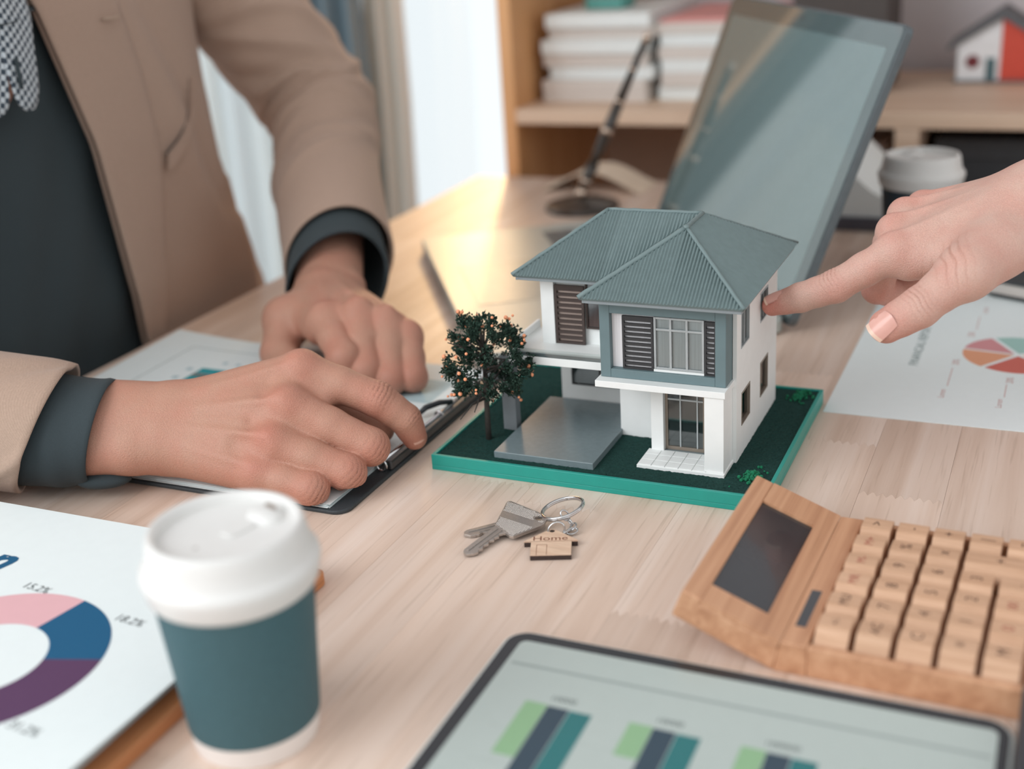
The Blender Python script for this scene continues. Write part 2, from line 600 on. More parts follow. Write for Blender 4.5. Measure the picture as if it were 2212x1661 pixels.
# ------------------------------------------------------------------ the shelf unit behind the table
M_SHELF = wood('shelf_wood', (226, 200, 178), (206, 176, 152), 'x', 0.5, ring=0.03, fine=0.4, tone=0.03, stretch=0.04, pores=0.1)
M_SHELFV = wood('shelf_side_glow', (226, 174, 124), (208, 152, 102), 'z', 0.5, ring=0.03, fine=0.4, tone=0.03, stretch=0.04, pores=0.1)  # side wood pushed towards orange: a warm glow put into its colour
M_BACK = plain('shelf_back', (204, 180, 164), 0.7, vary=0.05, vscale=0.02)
sh = thing('shelf_unit', (300, 935, -740), 'pale wooden open shelf unit standing behind the far table edge', 'shelf unit')
SX0, SX1, SY0, SY1 = -296, 980, 776, YB - 12
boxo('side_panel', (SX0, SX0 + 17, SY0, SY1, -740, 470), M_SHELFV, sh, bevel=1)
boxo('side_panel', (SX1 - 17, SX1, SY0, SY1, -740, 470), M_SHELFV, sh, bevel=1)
for z in (-735, -280, 63, 452):
    boxo('shelf_board', (SX0 + 17.1, SX1 - 17.1, SY0, SY1 - 7, z, z + 17), M_SHELF, sh, bevel=1)
for x in (157, 560):
    boxo('divider', (x, x + 25, SY0 + 1, SY1 - 7, -262.9, 62.9), M_SHELF, sh, bevel=1)
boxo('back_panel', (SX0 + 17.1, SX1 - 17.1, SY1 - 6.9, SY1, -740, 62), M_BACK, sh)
# what stands on and in it
M_PAPER = plain('paper', (230, 235, 235), 0.7, vary=0.02)
M_PAPER2 = plain('old_paper', (214, 206, 200), 0.8, vary=0.08, vscale=0.4, aniso=(0.05, 0.05, 3))


def paper_pile(name, x0, x1, y0, y1, zs, label, mats, seed, group=None):
    r = random.Random(seed)
    t = thing(name, ((x0 + x1) / 2, (y0 + y1) / 2, zs[0]), label, 'paper stack', group)
    for a, b, m in zip(zs[:-1], zs[1:], mats):
        d = [r.uniform(-5, 5) for _ in range(3)]
        boxo('paper_bundle', (x0 + d[0], x1 + d[0], y0 + d[1], y1 + d[1], a + 0.1, b), m, t, bevel=0.8)
    return t


paper_pile('paper_stack', -262, -132, 835, 1040, [80, 92, 106, 121, 136, 152, 166, 182], 'tall stack of worn office papers on the left of the shelf', [M_PAPER2, M_PAPER2, M_PAPER, M_PAPER2, M_PAPER, M_PAPER2, M_PAPER], 4)
M_PINK = plain('pink_sheet', (226, 160, 156), 0.7)
paper_pile('paper_stack', -124, -8, 850, 1050, [80, 96, 112, 127, 142, 156, 168, 172], 'stack of papers with a pink sheet on top behind the laptop screen', [M_PAPER, M_PAPER2, M_PAPER, M_PAPER2, M_PAPER, M_PAPER2, M_PINK], 9)
M_BROWN = plain('brown_board', (122, 96, 82), 0.75)
t = thing('desk_organiser', (-250, 1068, 80), 'dark brown organiser box behind the papers at the shelf end', 'box')
MB().box(-277, -205, 1044, 1086, 80, 84).box(-277, -274, 1044, 1086, 84, 218).box(-208, -205, 1044, 1086, 84, 218).box(-274, -208, 1044, 1047, 84, 218).box(-274, -208, 1083, 1086, 84, 218).build('box', M_BROWN, t)
boxo('card', (-270, -214, 1056, 1074, 84.2, 240), plain('card_brown', (140, 116, 100), 0.8), t)
t = thing('pencil_case', (-205, 900, 182), 'small teal case lying on top of the tall paper stack', 'case')
MB().prism(rounded(-228, -176, 880, 930, 10), 182.3, 205).build('case', plain('teal_cloth', (92, 158, 150), 0.7), t, bevel=3)
MB().tube([(-226, 890, 197), (-226, 879.5, 197), (-178, 879.5, 197)], 1.2, 6).build('zip', plain('zip_grey', (150, 150, 150), 0.4, 0.6), t)
t = thing('storage_box', (72, 960, 80), 'dark storage box on the shelf behind the laptop screen top', 'box')
MB().box(22, 128, 900, 1010, 80.1, 225).build('box', plain('charcoal_card', (74, 68, 66), 0.7), t, bevel=2)
MB().box(19, 131, 897, 1013, 214, 252).build('lid', plain('charcoal_lid', (92, 78, 70), 0.7), t, bevel=2)
t = thing('file_box', (290, 905, -263), 'black file box inside the right cubby of the shelf', 'box')
MB().box(196, 420, 830, 1060, -262.8, 40).build('box', plain('black_card', (66, 68, 72), 0.75), t, bevel=2)
MB().box(193, 423, 827, 1063, 22, 44).build('lid', plain('black_card_lid', (72, 74, 78), 0.7), t, bevel=2)
t = thing('file_box', (40, 930, -263), 'pale grey file box inside the middle cubby of the shelf', 'box')
MB().box(-70, 130, 900, 1070, -262.8, 18).build('box', plain('grey_card', (196, 192, 194), 0.75), t, bevel=2)
MB().box(-73, 133, 897, 1073, 4, 24).build('lid', MATS['grey_card'], t, bevel=2)

# the small toy house on the shelf
th = thing('toy_house', (246, 1000, 80), 'small white and orange toy house with a grey gable roof', 'toy house')
M_TW = plain('toy_white', (228, 228, 230), 0.5); M_TO = plain('toy_orange', (206, 76, 58), 0.5); M_TR = plain('toy_roof', (92, 94, 98), 0.6)
def yprism(mb, poly, y0, y1):
    """poly in (x, z), extruded along y."""
    return mb.add([(x, y0, z) for x, z in poly] + [(x, y1, z) for x, z in poly],
                  [list(range(len(poly))), list(range(len(poly), 2 * len(poly)))[::-1]] + [(i, i + len(poly), (i + 1) % len(poly) + len(poly), (i + 1) % len(poly)) for i in range(len(poly))])
yprism(MB(), [(197, 83), (244, 83), (244, 153), (197, 126)], 985, 1050).build('white_wall', M_TW, th)
yprism(MB(), [(244.1, 83), (291, 83), (291, 126), (244.1, 153)], 985, 1050).build('orange_wall', M_TO, th)
boxo('base', (194, 294, 980, 1054, 80, 82.9), M_TR, th)
yprism(MB(), [(186, 123), (186, 117.5), (244, 153.2), (244, 163)], 978, 1056).build('roof_slope', M_TR, th)
yprism(MB(), [(244.1, 163), (244.1, 153.2), (302, 117.5), (302, 123)], 978, 1056).build('roof_slope', M_TR, th)
MB().lathe([(7.5, 0), (7.5, 1.5)], 24, Matrix.Translation((214, 985, 104)) @ Matrix.Rotation(rad(90), 4, 'X')).build('round_window', plain('toy_maroon', (112, 40, 46), 0.5), th)
boxo('door', (229, 239, 983.4, 985, 83, 108), plain('toy_teal', (70, 100, 106), 0.5), th)
# ------------------------------------------------------------------ the model house
M_TRAY = plain('green_acrylic', (30, 150, 138), 0.35, vary=0.03)
M_GRASS = plain('flock_grass', (36, 64, 60), 0.95, vary=0.25, vscale=0.9, bump=1.0, bscale=1.6, spec=0.1)
M_SLAB = plain('slab_grey', (116, 130, 134), 0.22, vary=0.05, vscale=0.3)
M_SLABE = plain('column_grey', (128, 134, 138), 0.5)
M_HW = plain('model_white', (234, 236, 235), 0.55, vary=0.015)
M_ROOF = plain('roof_green_grey', (112, 129, 130), 0.55, vary=0.05, vscale=0.2)
M_FASC = plain('fascia_grey', (138, 146, 150), 0.5, 0.15, vary=0.12, vscale=3)
M_BOX = plain('box_teal_grey', (102, 122, 126), 0.6, vary=0.03)
M_SHUT = plain('shutter_dark', (50, 50, 52), 0.6)
M_SHUTB = plain('shutter_brown', (66, 54, 50), 0.6)
M_SILV = plain('silver_frame', (176, 182, 184), 0.4, 0.35)
M_BRZ = plain('bronze_frame', (150, 138, 126), 0.4, 0.4)
M_PANE = glass('model_pane', (0.93, 0.97, 0.97), 0.04, 0.12)
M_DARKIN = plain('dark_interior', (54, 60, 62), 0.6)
M_NET = plain('net_curtain', (222, 220, 222), 0.85, vary=0.08, vscale=0.35, aniso=(3, 1, 0.05))

house = thing('model_house', (100, 80, 0), 'two-storey white model house with grey corrugated roof on green base', 'model house')
# tray and lawn
tray = MB().box(0, 200, 0, 161, 0, 3)
tray.box(0, 200, 0, 2.2, 3, 9.7).box(0, 200, 158.8, 161, 3, 9.7).box(0, 2.2, 2.2, 158.8, 3, 9.7).box(197.8, 200, 2.2, 158.8, 3, 9.7)
tray.build('base_tray', M_TRAY, house, bevel=0.3)
gv, gf = [], []
gx, gy = 130, 104
for j in range(gy + 1):
    for i in range(gx + 1):
        gv.append((2.3 + 195.4 * i / gx, 2.3 + 156.4 * j / gy, 8.6 + RNG.normal() * 0.16))
for j in range(gy):
    for i in range(gx):
        a = j * (gx + 1) + i
        gf.append((a, a + 1, a + gx + 2, a + gx + 1))
lawn = obj('lawn', gv, gf, M_GRASS, house, smooth=False)
# fibres of the flock
fv, ff = [], []
for k in range(9000):
    x, y = RNG.uniform(3, 197), RNG.uniform(3, 158)
    a = RNG.uniform(0, 2 * math.pi); l = RNG.uniform(0.5, 1.1)
    dx, dy = 0.14 * math.cos(a), 0.14 * math.sin(a)
    tx, ty = RNG.normal(0, 0.4, 2)
    n = len(fv)
    fv += [(x - dx, y - dy, 8.4), (x + dx, y + dy, 8.4), (x + tx, y + ty, 8.5 + l)]
    ff.append((n, n + 1, n + 2))
tag(obj('grass_fibres', fv, ff, M_GRASS, house), kind='stuff')

# slabs
boxo('carport_slab', (37, 99, 9.2, 98, 8.2, 12.6), M_SLAB, house, bevel=0.4)
porch = boxo('porch_slab', (121.5, 172.2, 19.5, 43, 8.0, 10.4), M_HW, house, bevel=0.2)
for i in range(5):
    for j in range(3):
        boxo('tile', (122.2 + i * 7.9, 122.2 + i * 7.9 + 7.55, 20.2 + j * 7.3, 20.2 + j * 7.3 + 6.95, 10.35, 10.9), M_HW, porch, bevel=0.12, seg=1)
# walls
boxo('column', (25.5, 34.2, 49.5, 56.5, 8.0, 57), M_SLABE, house, bevel=0.2)
w = MB()
w.box(44.6, 171.2, 100, 140, 8, 57.2)                      # ground floor, rear part
w.box(98, 171.2, 61, 100, 8, 57.2)                         # ground floor, middle
w.box(123.6, 131, 41, 61, 8, 55.2).box(155, 171.2, 43, 61, 8, 55.2).box(131, 155, 58, 61, 8, 55.2)   # entrance bay around the door recess
w.build('ground_floor_wall', M_HW, house, bevel=0.25)
boxo('entrance_pillar', (160.6, 171.5, 21.2, 25, 10.4, 55.2), M_HW, house, bevel=0.2)
boxo('entrance_side_wall', (167.5, 171.4, 25, 43, 10.4, 55.2), M_HW, house, bevel=0.2)
w = MB().box(50.3, 58.6, 60, 140, 62.2, 106).box(58.6, 99.5, 64, 140, 62.2, 106).box(99.5, 171, 41.5, 140, 59.2, 106)
w.build('upper_floor_wall', M_HW, house, bevel=0.25)
# right-hand wall with real openings: a plate with four windows cut out of it
def plate_x(x0, x1, y0, y1, z0, z1, holes):
    mb = MB()
    ys = sorted({y0, y1, *[h[0] for h in holes], *[h[1] for h in holes]})
    zs = sorted({z0, z1, *[h[2] for h in holes], *[h[3] for h in holes]})
    for a, b in zip(ys[:-1], ys[1:]):
        for c, d in zip(zs[:-1], zs[1:]):
            if any(h[0] <= a and b <= h[1] and h[2] <= c and d <= h[3] for h in holes):
                continue
            mb.box(x0, x1, a, b, c, d)
    return mb
holes = [(50, 68.6, 74, 95), (95.6, 114.6, 74, 92), (97, 116.5, 26.5, 48.5), (51.8, 71.4, 27, 47)]
plate_x(171.45, 173.7, 40.7, 140, 8, 106, holes).build('side_wall', M_HW, house)
for k, (a, b, c, d) in enumerate(holes):
    g = 0.9
    f = MB().box(171.6, 174.0, a, a + g, c, d).box(171.6, 174.0, b - g, b, c, d).box(171.6, 174.0, a + g, b - g, c, c + g).box(171.6, 174.0, a + g, b - g, d - g, d)
    if k < 2:
        f.box(171.9, 173.5, (a + b) / 2 - 0.4, (a + b) / 2 + 0.4, c + g, d - g)
    f.build('side_window', M_SILV if k < 2 else M_BRZ, house)
    fr_ = house.children[-1]
    boxo('pane', (172.0, 172.4, a + g, b - g, c + g, d - g), M_PANE, fr_)
    boxo('curtain' if k < 2 else 'dark_inset', (171.25, 171.55, a, b, c, d), M_NET if k < 2 else M_DARKIN, fr_)
# ledge and balcony
boxo('entrance_canopy', (97.8, 172.4, 20.4, 43, 55.3, 59.1), M_HW, house, bevel=0.2)
boxo('balcony_slab', (36, 98.5, 40.5, 86, 57.0, 61.8), M_HW, house, bevel=0.2)
boxo('balcony_floor', (36.6, 99, 42.2, 86, 61.9, 64.0), M_HW, house, bevel=0.2)
boxo('balcony_joint', (36.4, 98.8, 41.4, 42.2, 61.8, 63.6), M_FASC, house)
MB().box(35.4, 37.2, 52, 88, 62, 68.5).build('balcony_parapet', M_HW, house, bevel=0.2)
boxo('balcony_glass', (37.2, 98.8, 41.0, 41.35, 61.8, 66.5), M_PANE, house)
# carport window
cw = MB()
for q in ((52, 53, 34.8, 22), (89, 90, 34.8, 22), (70.5, 71.5, 34.8, 22)): cw.box(q[0], q[1], 99.2, 100.2, q[3], q[2])
cw.box(53, 89, 99.2, 100.2, 22, 23).box(53, 89, 99.2, 100.2, 33.8, 34.8).build('carport_window', M_SHUT, house)
boxo('pane', (53, 89, 99.5, 99.7, 23, 33.8), M_PANE, house.children[-1])
boxo('dark_inset', (52, 90, 99.75, 99.98, 22, 34.8), M_DARKIN, house.children[-1])
# door
df = MB().box(131, 132.6, 44.6, 46, 10.6, 55.1).box(153.4, 155, 44.6, 46, 10.6, 55.1).box(132.6, 153.4, 44.6, 46, 10.6, 12.6).box(132.6, 153.4, 44.6, 46, 53.0, 55.1)
df.build('entrance_door', M_BRZ, house)
df = house.children[-1]
for x in (139.6, 149.6): boxo('glazing_bar', (x, x + 0.8, 44.7, 45.8, 12.6, 53), M_SILV, df)
boxo('glazing_bar', (132.6, 153.4, 44.75, 45.7, 41.5, 42.4), M_SILV, df)
boxo('pane', (132.6, 153.4, 45.1, 45.4, 12.6, 53), M_PANE, df)
boxo('dark_inset', (131, 155, 46.3, 47.2, 10.5, 55), M_DARKIN, df)
boxo('door_floor', (131, 155, 43.1, 57.1, 8.2, 10.5), M_SLAB, df)

# projecting window box
bx = MB().box(99.2, 105.2, 27, 41.4, 59.2, 106).box(165.2, 171.2, 27, 41.4, 59.2, 106).box(105.2, 165.2, 27, 41.4, 59.2, 64.4).box(105.2, 165.2, 27, 41.4, 97.2, 106)
bx.build('window_box', M_BOX, house, bevel=0.3)
bwin = MB().box(105.3, 165.1, 31.0, 41.3, 64.5, 97.1).build('window_back', M_NET, house)
def shutter(name, x0, x1, y, z0, z1, n, mat, parent, frame=1.6):
    f = MB().box(x0, x0 + frame, y, y + 1.6, z0, z1).box(x1 - frame, x1, y, y + 1.6, z0, z1).box(x0 + frame, x1 - frame, y, y + 1.6, z0, z0 + frame).box(x0 + frame, x1 - frame, y, y + 1.6, z1 - frame, z1)
    o = f.build(name, mat, parent)
    zz0, zz1 = z0 + frame, z1 - frame
    p = (zz1 - zz0) / n
    for k in range(n):
        boxo('slat', (x0 + frame, x1 - frame, y + 0.2, y + 1.3, zz0 + p * (k + 0.46), zz0 + p * (k + 1.0)), mat, o)
    return o
shutter('shutter', 111.8, 129.7, 29.0, 64.5, 95.6, 10, M_SHUT, house, 1.2)
shutter('shutter', 158.8, 165.1, 29.0, 64.5, 95.6, 10, M_SHUT, house, 0.9)
wf = MB()
for x in (130.0, 138.9, 148.1, 157.2): wf.box(x, x + 1.3, 29.2, 30.8, 65.8, 96.2)
for z in (65.8, 88.4, 95.0): wf.box(131.3, 157.2, 29.3, 30.7, z, z + 1.2)
wfo = wf.build('window_frame', M_SILV, house, bevel=0.1, seg=1)
for x0, x1 in ((131.3, 138.9), (140.2, 148.1), (149.4, 157.2)):
    for z0, z1 in ((67, 88.4), (89.6, 95.0)):
        boxo('pane', (x0, x1, 29.9, 30.15, z0, z1), M_PANE, wfo)
boxo('window_sill', (129.9, 158.6, 28.8, 32, 64.45, 65.7), M_HW, wfo)
# upper left wing: shutter and window behind it
boxo('blind', (60.5, 76.0, 62.3, 62.9, 65.5, 99), plain('blind_pale', (190, 170, 160), 0.8), house)
shutter('shutter', 59.0, 77.4, 60.4, 64.2, 100.5, 10, M_SHUTB, house, 1.5)
lw = MB().box(77.8, 78.9, 62.2, 63.9, 74, 104).box(97.6, 98.9, 62.2, 63.9, 74, 104).box(78.9, 97.6, 62.2, 63.9, 74, 75).box(78.9, 97.6, 62.2, 63.9, 103, 104).box(87.6, 88.6, 62.2, 63.9, 75, 103)
lw.build('wing_window', M_SHUTB, house)
boxo('pane', (78.9, 97.6, 62.9, 63.2, 75, 103), M_PANE, house.children[-1])
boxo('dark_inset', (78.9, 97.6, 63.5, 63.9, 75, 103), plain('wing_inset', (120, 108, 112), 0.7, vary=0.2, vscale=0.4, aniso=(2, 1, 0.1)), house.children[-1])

# roof: corrugated planes over the eaves
ZE, ZR = 108.7, 139.3
E1, E2, E3, E4 = (92.6, 15.2), (183.3, 15.2), (183.3, 147.6), (38.6, 147.6)
W0, W1 = (38.6, 48.5), (92.6, 48.5)
A, B_, C_ = (140.9, 57.9), (140.9, 90.7), (83.9, 90.7)

def slope(name, eave0, eave1, top, pitch, amp, mat=M_ROOF):
    """Corrugated sheet from the eave line up to the (convex) top outline; ribs run up the slope. top: list of 3D points from eave0's side to eave1's."""
    e0, e1 = np.array((*eave0, ZE)), np.array((*eave1, ZE))
    L = np.linalg.norm(e1 - e0); u = (e1 - e0) / L
    pts = [np.array(p, float) for p in top]
    nrm = np.cross(u, pts[0] - e0 if np.linalg.norm(np.cross(u, pts[0] - e0)) > 1 else pts[-1] - e0); nrm /= np.linalg.norm(nrm)
    if nrm[2] < 0: nrm = -nrm
    v = np.cross(nrm, u)
    if v[2] < 0: v = -v
    poly = [(0, 0)] + [((p - e0) @ u, (p - e0) @ v) for p in pts] + [(L, 0)]
    n = int(L / pitch * 6)
    V, F = [], []
    for i in range(n + 1):
        x = L * i / n
        hi = 0
        for (xa, ya), (xb, yb) in zip(poly[:-1], poly[1:]):
            if min(xa, xb) - 1e-6 <= x <= max(xa, xb) + 1e-6 and abs(xb - xa) > 1e-6:
                hi = max(hi, ya + (yb - ya) * (x - xa) / (xb - xa))
        h = amp * (0.5 + 0.5 * math.cos(2 * math.pi * x / pitch)) ** 1.5
        for t in (0, 1):
            for lift in (h + 0.25, -1.0):
                V.append(e0 + u * x + v * (hi * t - (0.6 if t == 0 else 0)) + nrm * lift)
    for i in range(n):
        a = i * 4; b = a + 4
        F += [(a, b, b + 2, a + 2), (a + 1, a + 3, b + 3, b + 1), (a, a + 1, b + 1, b), (a + 2, b + 2, b + 3, a + 3)]
    o = obj(name, V, F, mat, house, smooth=True, angle=50)
    return o
z3 = lambda p, z=ZR: (p[0], p[1], z)
slope('roof_sheet', E1, E2, [z3(A)], 1.95, 1.0)
slope('roof_sheet', E2, E3, [z3(A), z3(B_)], 1.95, 0.6)
slope('roof_sheet', W0, W1, [z3(C_), z3(B_, ZR), (92.61, 48.51, ZE)][:1] + [z3((92.6, 90.7)), ], 1.95, 1.0)
# main front slope right of the wing: rises from the valley
va = np.array((92.6, 48.5, ZE))
V, F = [], []
nn = 120
for i in range(nn + 1):
    x = 92.6 + (140.9 - 92.6) * i / nn
    y0 = 48.5 + (90.7 - 48.5) * (x - 92.6) / (140.9 - 92.6)
    zt = lambda y: ZE + (ZR - ZE) * (y - 48.5) / (90.7 - 48.5)
    h = 1.0 * (0.5 + 0.5 * math.cos(2 * math.pi * (x - 38.6) / 1.95)) ** 1.5
    for y in (y0, 90.7):
        V += [(x, y, zt(y) + h + 0.25), (x, y, zt(y) - 1.0)]
for i in range(nn):
    a = i * 4; b = a + 4
    F += [(a, b, b + 2, a + 2), (a + 1, a + 3, b + 3, b + 1), (a, a + 1, b + 1, b), (a + 2, b + 2, b + 3, a + 3)]
obj('roof_sheet', V, F, M_ROOF, house, smooth=True, angle=50)
# left side of the wing, left hip and back
V = [(92.6, 15.2, ZE), (140.9, 57.9, ZR), (140.9, 90.7, ZR), (92.6, 48.5, ZE)]
obj('roof_sheet', V + [(x, y, z - 1.2) for x, y, z in V], [(0, 3, 2, 1), (4, 5, 6, 7), (0, 1, 5, 4), (1, 2, 6, 5), (2, 3, 7, 6), (3, 0, 4, 7)], M_ROOF, house)
slope('roof_sheet', E4, W0, [z3(C_)], 1.95, 0.75)
slope('roof_sheet', E3, E4, [z3(B_), z3(C_)], 1.95, 0.75)

def cap(a, b, r=1.15, lift=0.35):
    a, b = Vector(a), Vector(b)
    n = 14; path = []; rr = []
    for i in range(n + 1):
        t = i / n
        p = a.lerp(b, t); p.z += lift + 0.12 * math.sin(i * 2.1)
        path.append(p); rr.append(r * (1 + 0.07 * math.sin(i * 3.7 + a.x)))
    MB().tube(path, rr, 10).build('ridge_cap', M_ROOF, house, smooth=True)
cap((92.0, 14.6, ZE), z3(A), 1.5); cap((183.9, 14.6, ZE), z3(A)); cap(z3(A), z3(B_), 1.3); cap(z3(B_), z3(C_), 1.1); cap((38, 47.9, ZE), z3(C_), 1.25)
cap((183.9, 148.2, ZE), z3(B_), 0.8); cap((38, 148.2, ZE), z3(C_), 1.0)
MB().sphere(z3(A, ZR + 0.6), (2.0, 2.2, 1.4), 10, 6).build('ridge_cap', M_ROOF, house, smooth=True)
# fascia boards and soffit
fz0, fz1 = 105.6, 108.4
f = MB().box(93.6, 182.3, 16.0, 18.2, fz0, fz1).box(180.1, 182.3, 18.2, 146.6, fz0, fz1).box(39.6, 180.1, 144.4, 146.6, fz0, fz1)
f.box(39.6, 41.8, 49.3, 144.4, fz0, fz1).box(41.8, 93.6, 49.3, 51.5, fz0, fz1).box(93.6, 95.8, 18.2, 51.5, fz0, fz1)
f.build('fascia', M_FASC, house, bevel=0.2)
MB().box(95.8, 180.1, 18.2, 51.5, 106.1, 106.7).box(41.8, 180.1, 51.5, 144.4, 106.1, 106.7).build('soffit', M_HW, house)

# the little tree with orange fruit
M_TRUNK = plain('tree_trunk', (58, 54, 50), 0.8, vary=0.2, vscale=0.5)
M_LEAF = plain('tree_foliage', (46, 66, 56), 0.9, vary=0.3, vscale=0.6, spec=0.2)
M_FRUIT = plain('fruit_orange', (244, 162, 120), 0.45, vary=0.08)
tree_t = MB()
tree_t.tube([(22.9, 32.5, 8), (23.2, 32.4, 30), (23.6, 32.6, 48), (23.2, 33, 62), (22.6, 32.6, 80)], [1.9, 1.7, 1.6, 1.3, 0.6], 8)
tr = random.Random(5)
tips = []
for k in range(26):
    a = tr.uniform(0, 2 * math.pi); z0 = tr.uniform(34, 66)
    rr_ = tr.uniform(9, 22) * (1.1 if z0 < 60 else 0.75)
    z1 = z0 + tr.uniform(0, 18) if z0 > 42 else z0 + tr.uniform(-6, 8)
    p0 = Vector((23.2, 32.5, z0)); p1 = Vector((23.2 + rr_ * math.cos(a), 32.5 + rr_ * math.sin(a), z1))
    pm = p0.lerp(p1, 0.55) + Vector((0, 0, 3))
    tree_t.tube([p0, pm, p1], [0.9, 0.6, 0.3], 6)
    tips.append(p1)
trunk = tree_t.build('tree', M_TRUNK, house, smooth=True)
# foliage: sprigs of small needles clumped around the crown's shell
lv, lf = [], []
clumps = []
for k in range(140):
    u1 = tr.uniform(-0.75, 1); a = tr.uniform(0, 2 * math.pi); q = math.sqrt(1 - u1 * u1)
    s = tr.uniform(0.62, 1.0)
    rx = 27 if u1 < 0.2 else 25
    c = Vector((24.5 + rx * q * math.cos(a) * s, 32.5 + 24 * q * math.sin(a) * s, 58 + (32 if u1 > 0 else 30) * u1 * s))
    if (abs(c.x - 23) < 7 and c.z < 46) or (abs(c.x - 15) < 5 and abs(c.z - 42) < 5) or (abs(c.x - 34) < 5 and abs(c.z - 58) < 4) or (abs(c.x - 27) < 2.5 and c.z > 66):
        continue
    clumps.append(c)
for c in clumps:
    out = (c - Vector((23.5, 32.5, 56))).normalized()
    for k in range(78):
        d = Vector((tr.gauss(0, 1), tr.gauss(0, 1), tr.gauss(0, 1))).normalized() * tr.uniform(0, 4.4)
        p = c + d
        dirv = (out + Vector((tr.gauss(0, .6), tr.gauss(0, .6), tr.gauss(0, .6)))).normalized()
        side = dirv.cross(Vector((tr.gauss(0, 1), tr.gauss(0, 1), tr.gauss(0, 1)))).normalized()
        L_, w_ = tr.uniform(1.6, 3.2), tr.uniform(0.4, 0.8)
        n = len(lv)
        nn_ = dirv.cross(side) * 0.25
        lv += [tuple(p), tuple(p + dirv * L_ * 0.5 + side * w_ + nn_), tuple(p + dirv * L_), tuple(p + dirv * L_ * 0.5 - side * w_ - nn_)]
        lf.append((n, n + 1, n + 2, n + 3))
tag(obj('foliage', lv, lf, M_LEAF, trunk), kind='stuff')
sph = MB().sphere((0, 0, 0), 0.95, 10, 7)
fm = None
for k in range(84):
    c = clumps[tr.randrange(len(clumps))]
    out = (c - Vector((23.5, 32.5, 56))).normalized()
    p = c + out * tr.uniform(3.6, 6.4) + Vector((tr.gauss(0, 1.5), tr.gauss(0, 1.5), tr.gauss(0, 1.5)))
    if fm is None:
        o = sph.build('fruit', M_FRUIT, trunk, smooth=True); fm = o.data
    else:
        o = bpy.data.objects.new('fruit', fm); COL.objects.link(o); o.parent = trunk
    o.location = (p - Vector(ORG[trunk.name])) * U
    o.scale = [tr.uniform(0.8, 1.35)] * 3
    if k == 0:
        for v in fm.vertices: v.co += Vector(ORG[trunk.name]) * U

# the two tufts of bright green moss
M_MOSS = plain('moss_green', (18, 112, 78), 0.95, vary=0.3, vscale=1.2)
for cx, cy, n_ in ((187, 24, 120), (188, 146, 70)):
    mb = MB()
    for k in range(n_):
        a = tr.uniform(0, 6.28); r_ = abs(tr.gauss(0, 1))
        rr_ = tr.uniform(0.5, 1.3)
        mb.sphere((min(196, cx + r_ * 3.8 * math.cos(a)), min(157, cy + r_ * 7 * math.sin(a)), 9.0 + tr.uniform(0, 3.4) * math.exp(-r_)), rr_, 6, 4)
    o = mb.build('moss_bush', M_MOSS, house)
# ------------------------------------------------------------------ keys on the table
M_NICK = plain('nickel', (184, 176, 170), 0.42, 0.85, vary=0.06, vscale=0.8)
M_CHROME = plain('chrome', (206, 206, 208), 0.12, 1.0, vary=0.02)


def frame_of(o, xd, zd):
    X = Vector(xd).normalized(); Z = Vector(zd); Z = (Z - X * Z.dot(X)).normalized(); Y = Z.cross(X)
    M = Matrix((X, Y, Z)).transposed().to_4x4(); M.translation = Vector(o)
    return M


def inside(p, poly, inset=0.0):
    d = 1e9; c = False
    for (x0, y0), (x1, y1) in zip(poly, poly[1:] + poly[:1]):
        if (y0 > p[1]) != (y1 > p[1]) and p[0] < (x1 - x0) * (p[1] - y0) / (y1 - y0) + x0: c = not c
        L2 = (x1 - x0) ** 2 + (y1 - y0) ** 2
        t = max(0, min(1, ((p[0] - x0) * (x1 - x0) + (p[1] - y0) * (y1 - y0)) / L2))
        d = min(d, math.hypot(p[0] - x0 - t * (x1 - x0), p[1] - y0 - t * (y1 - y0)))
    return c and d >= inset


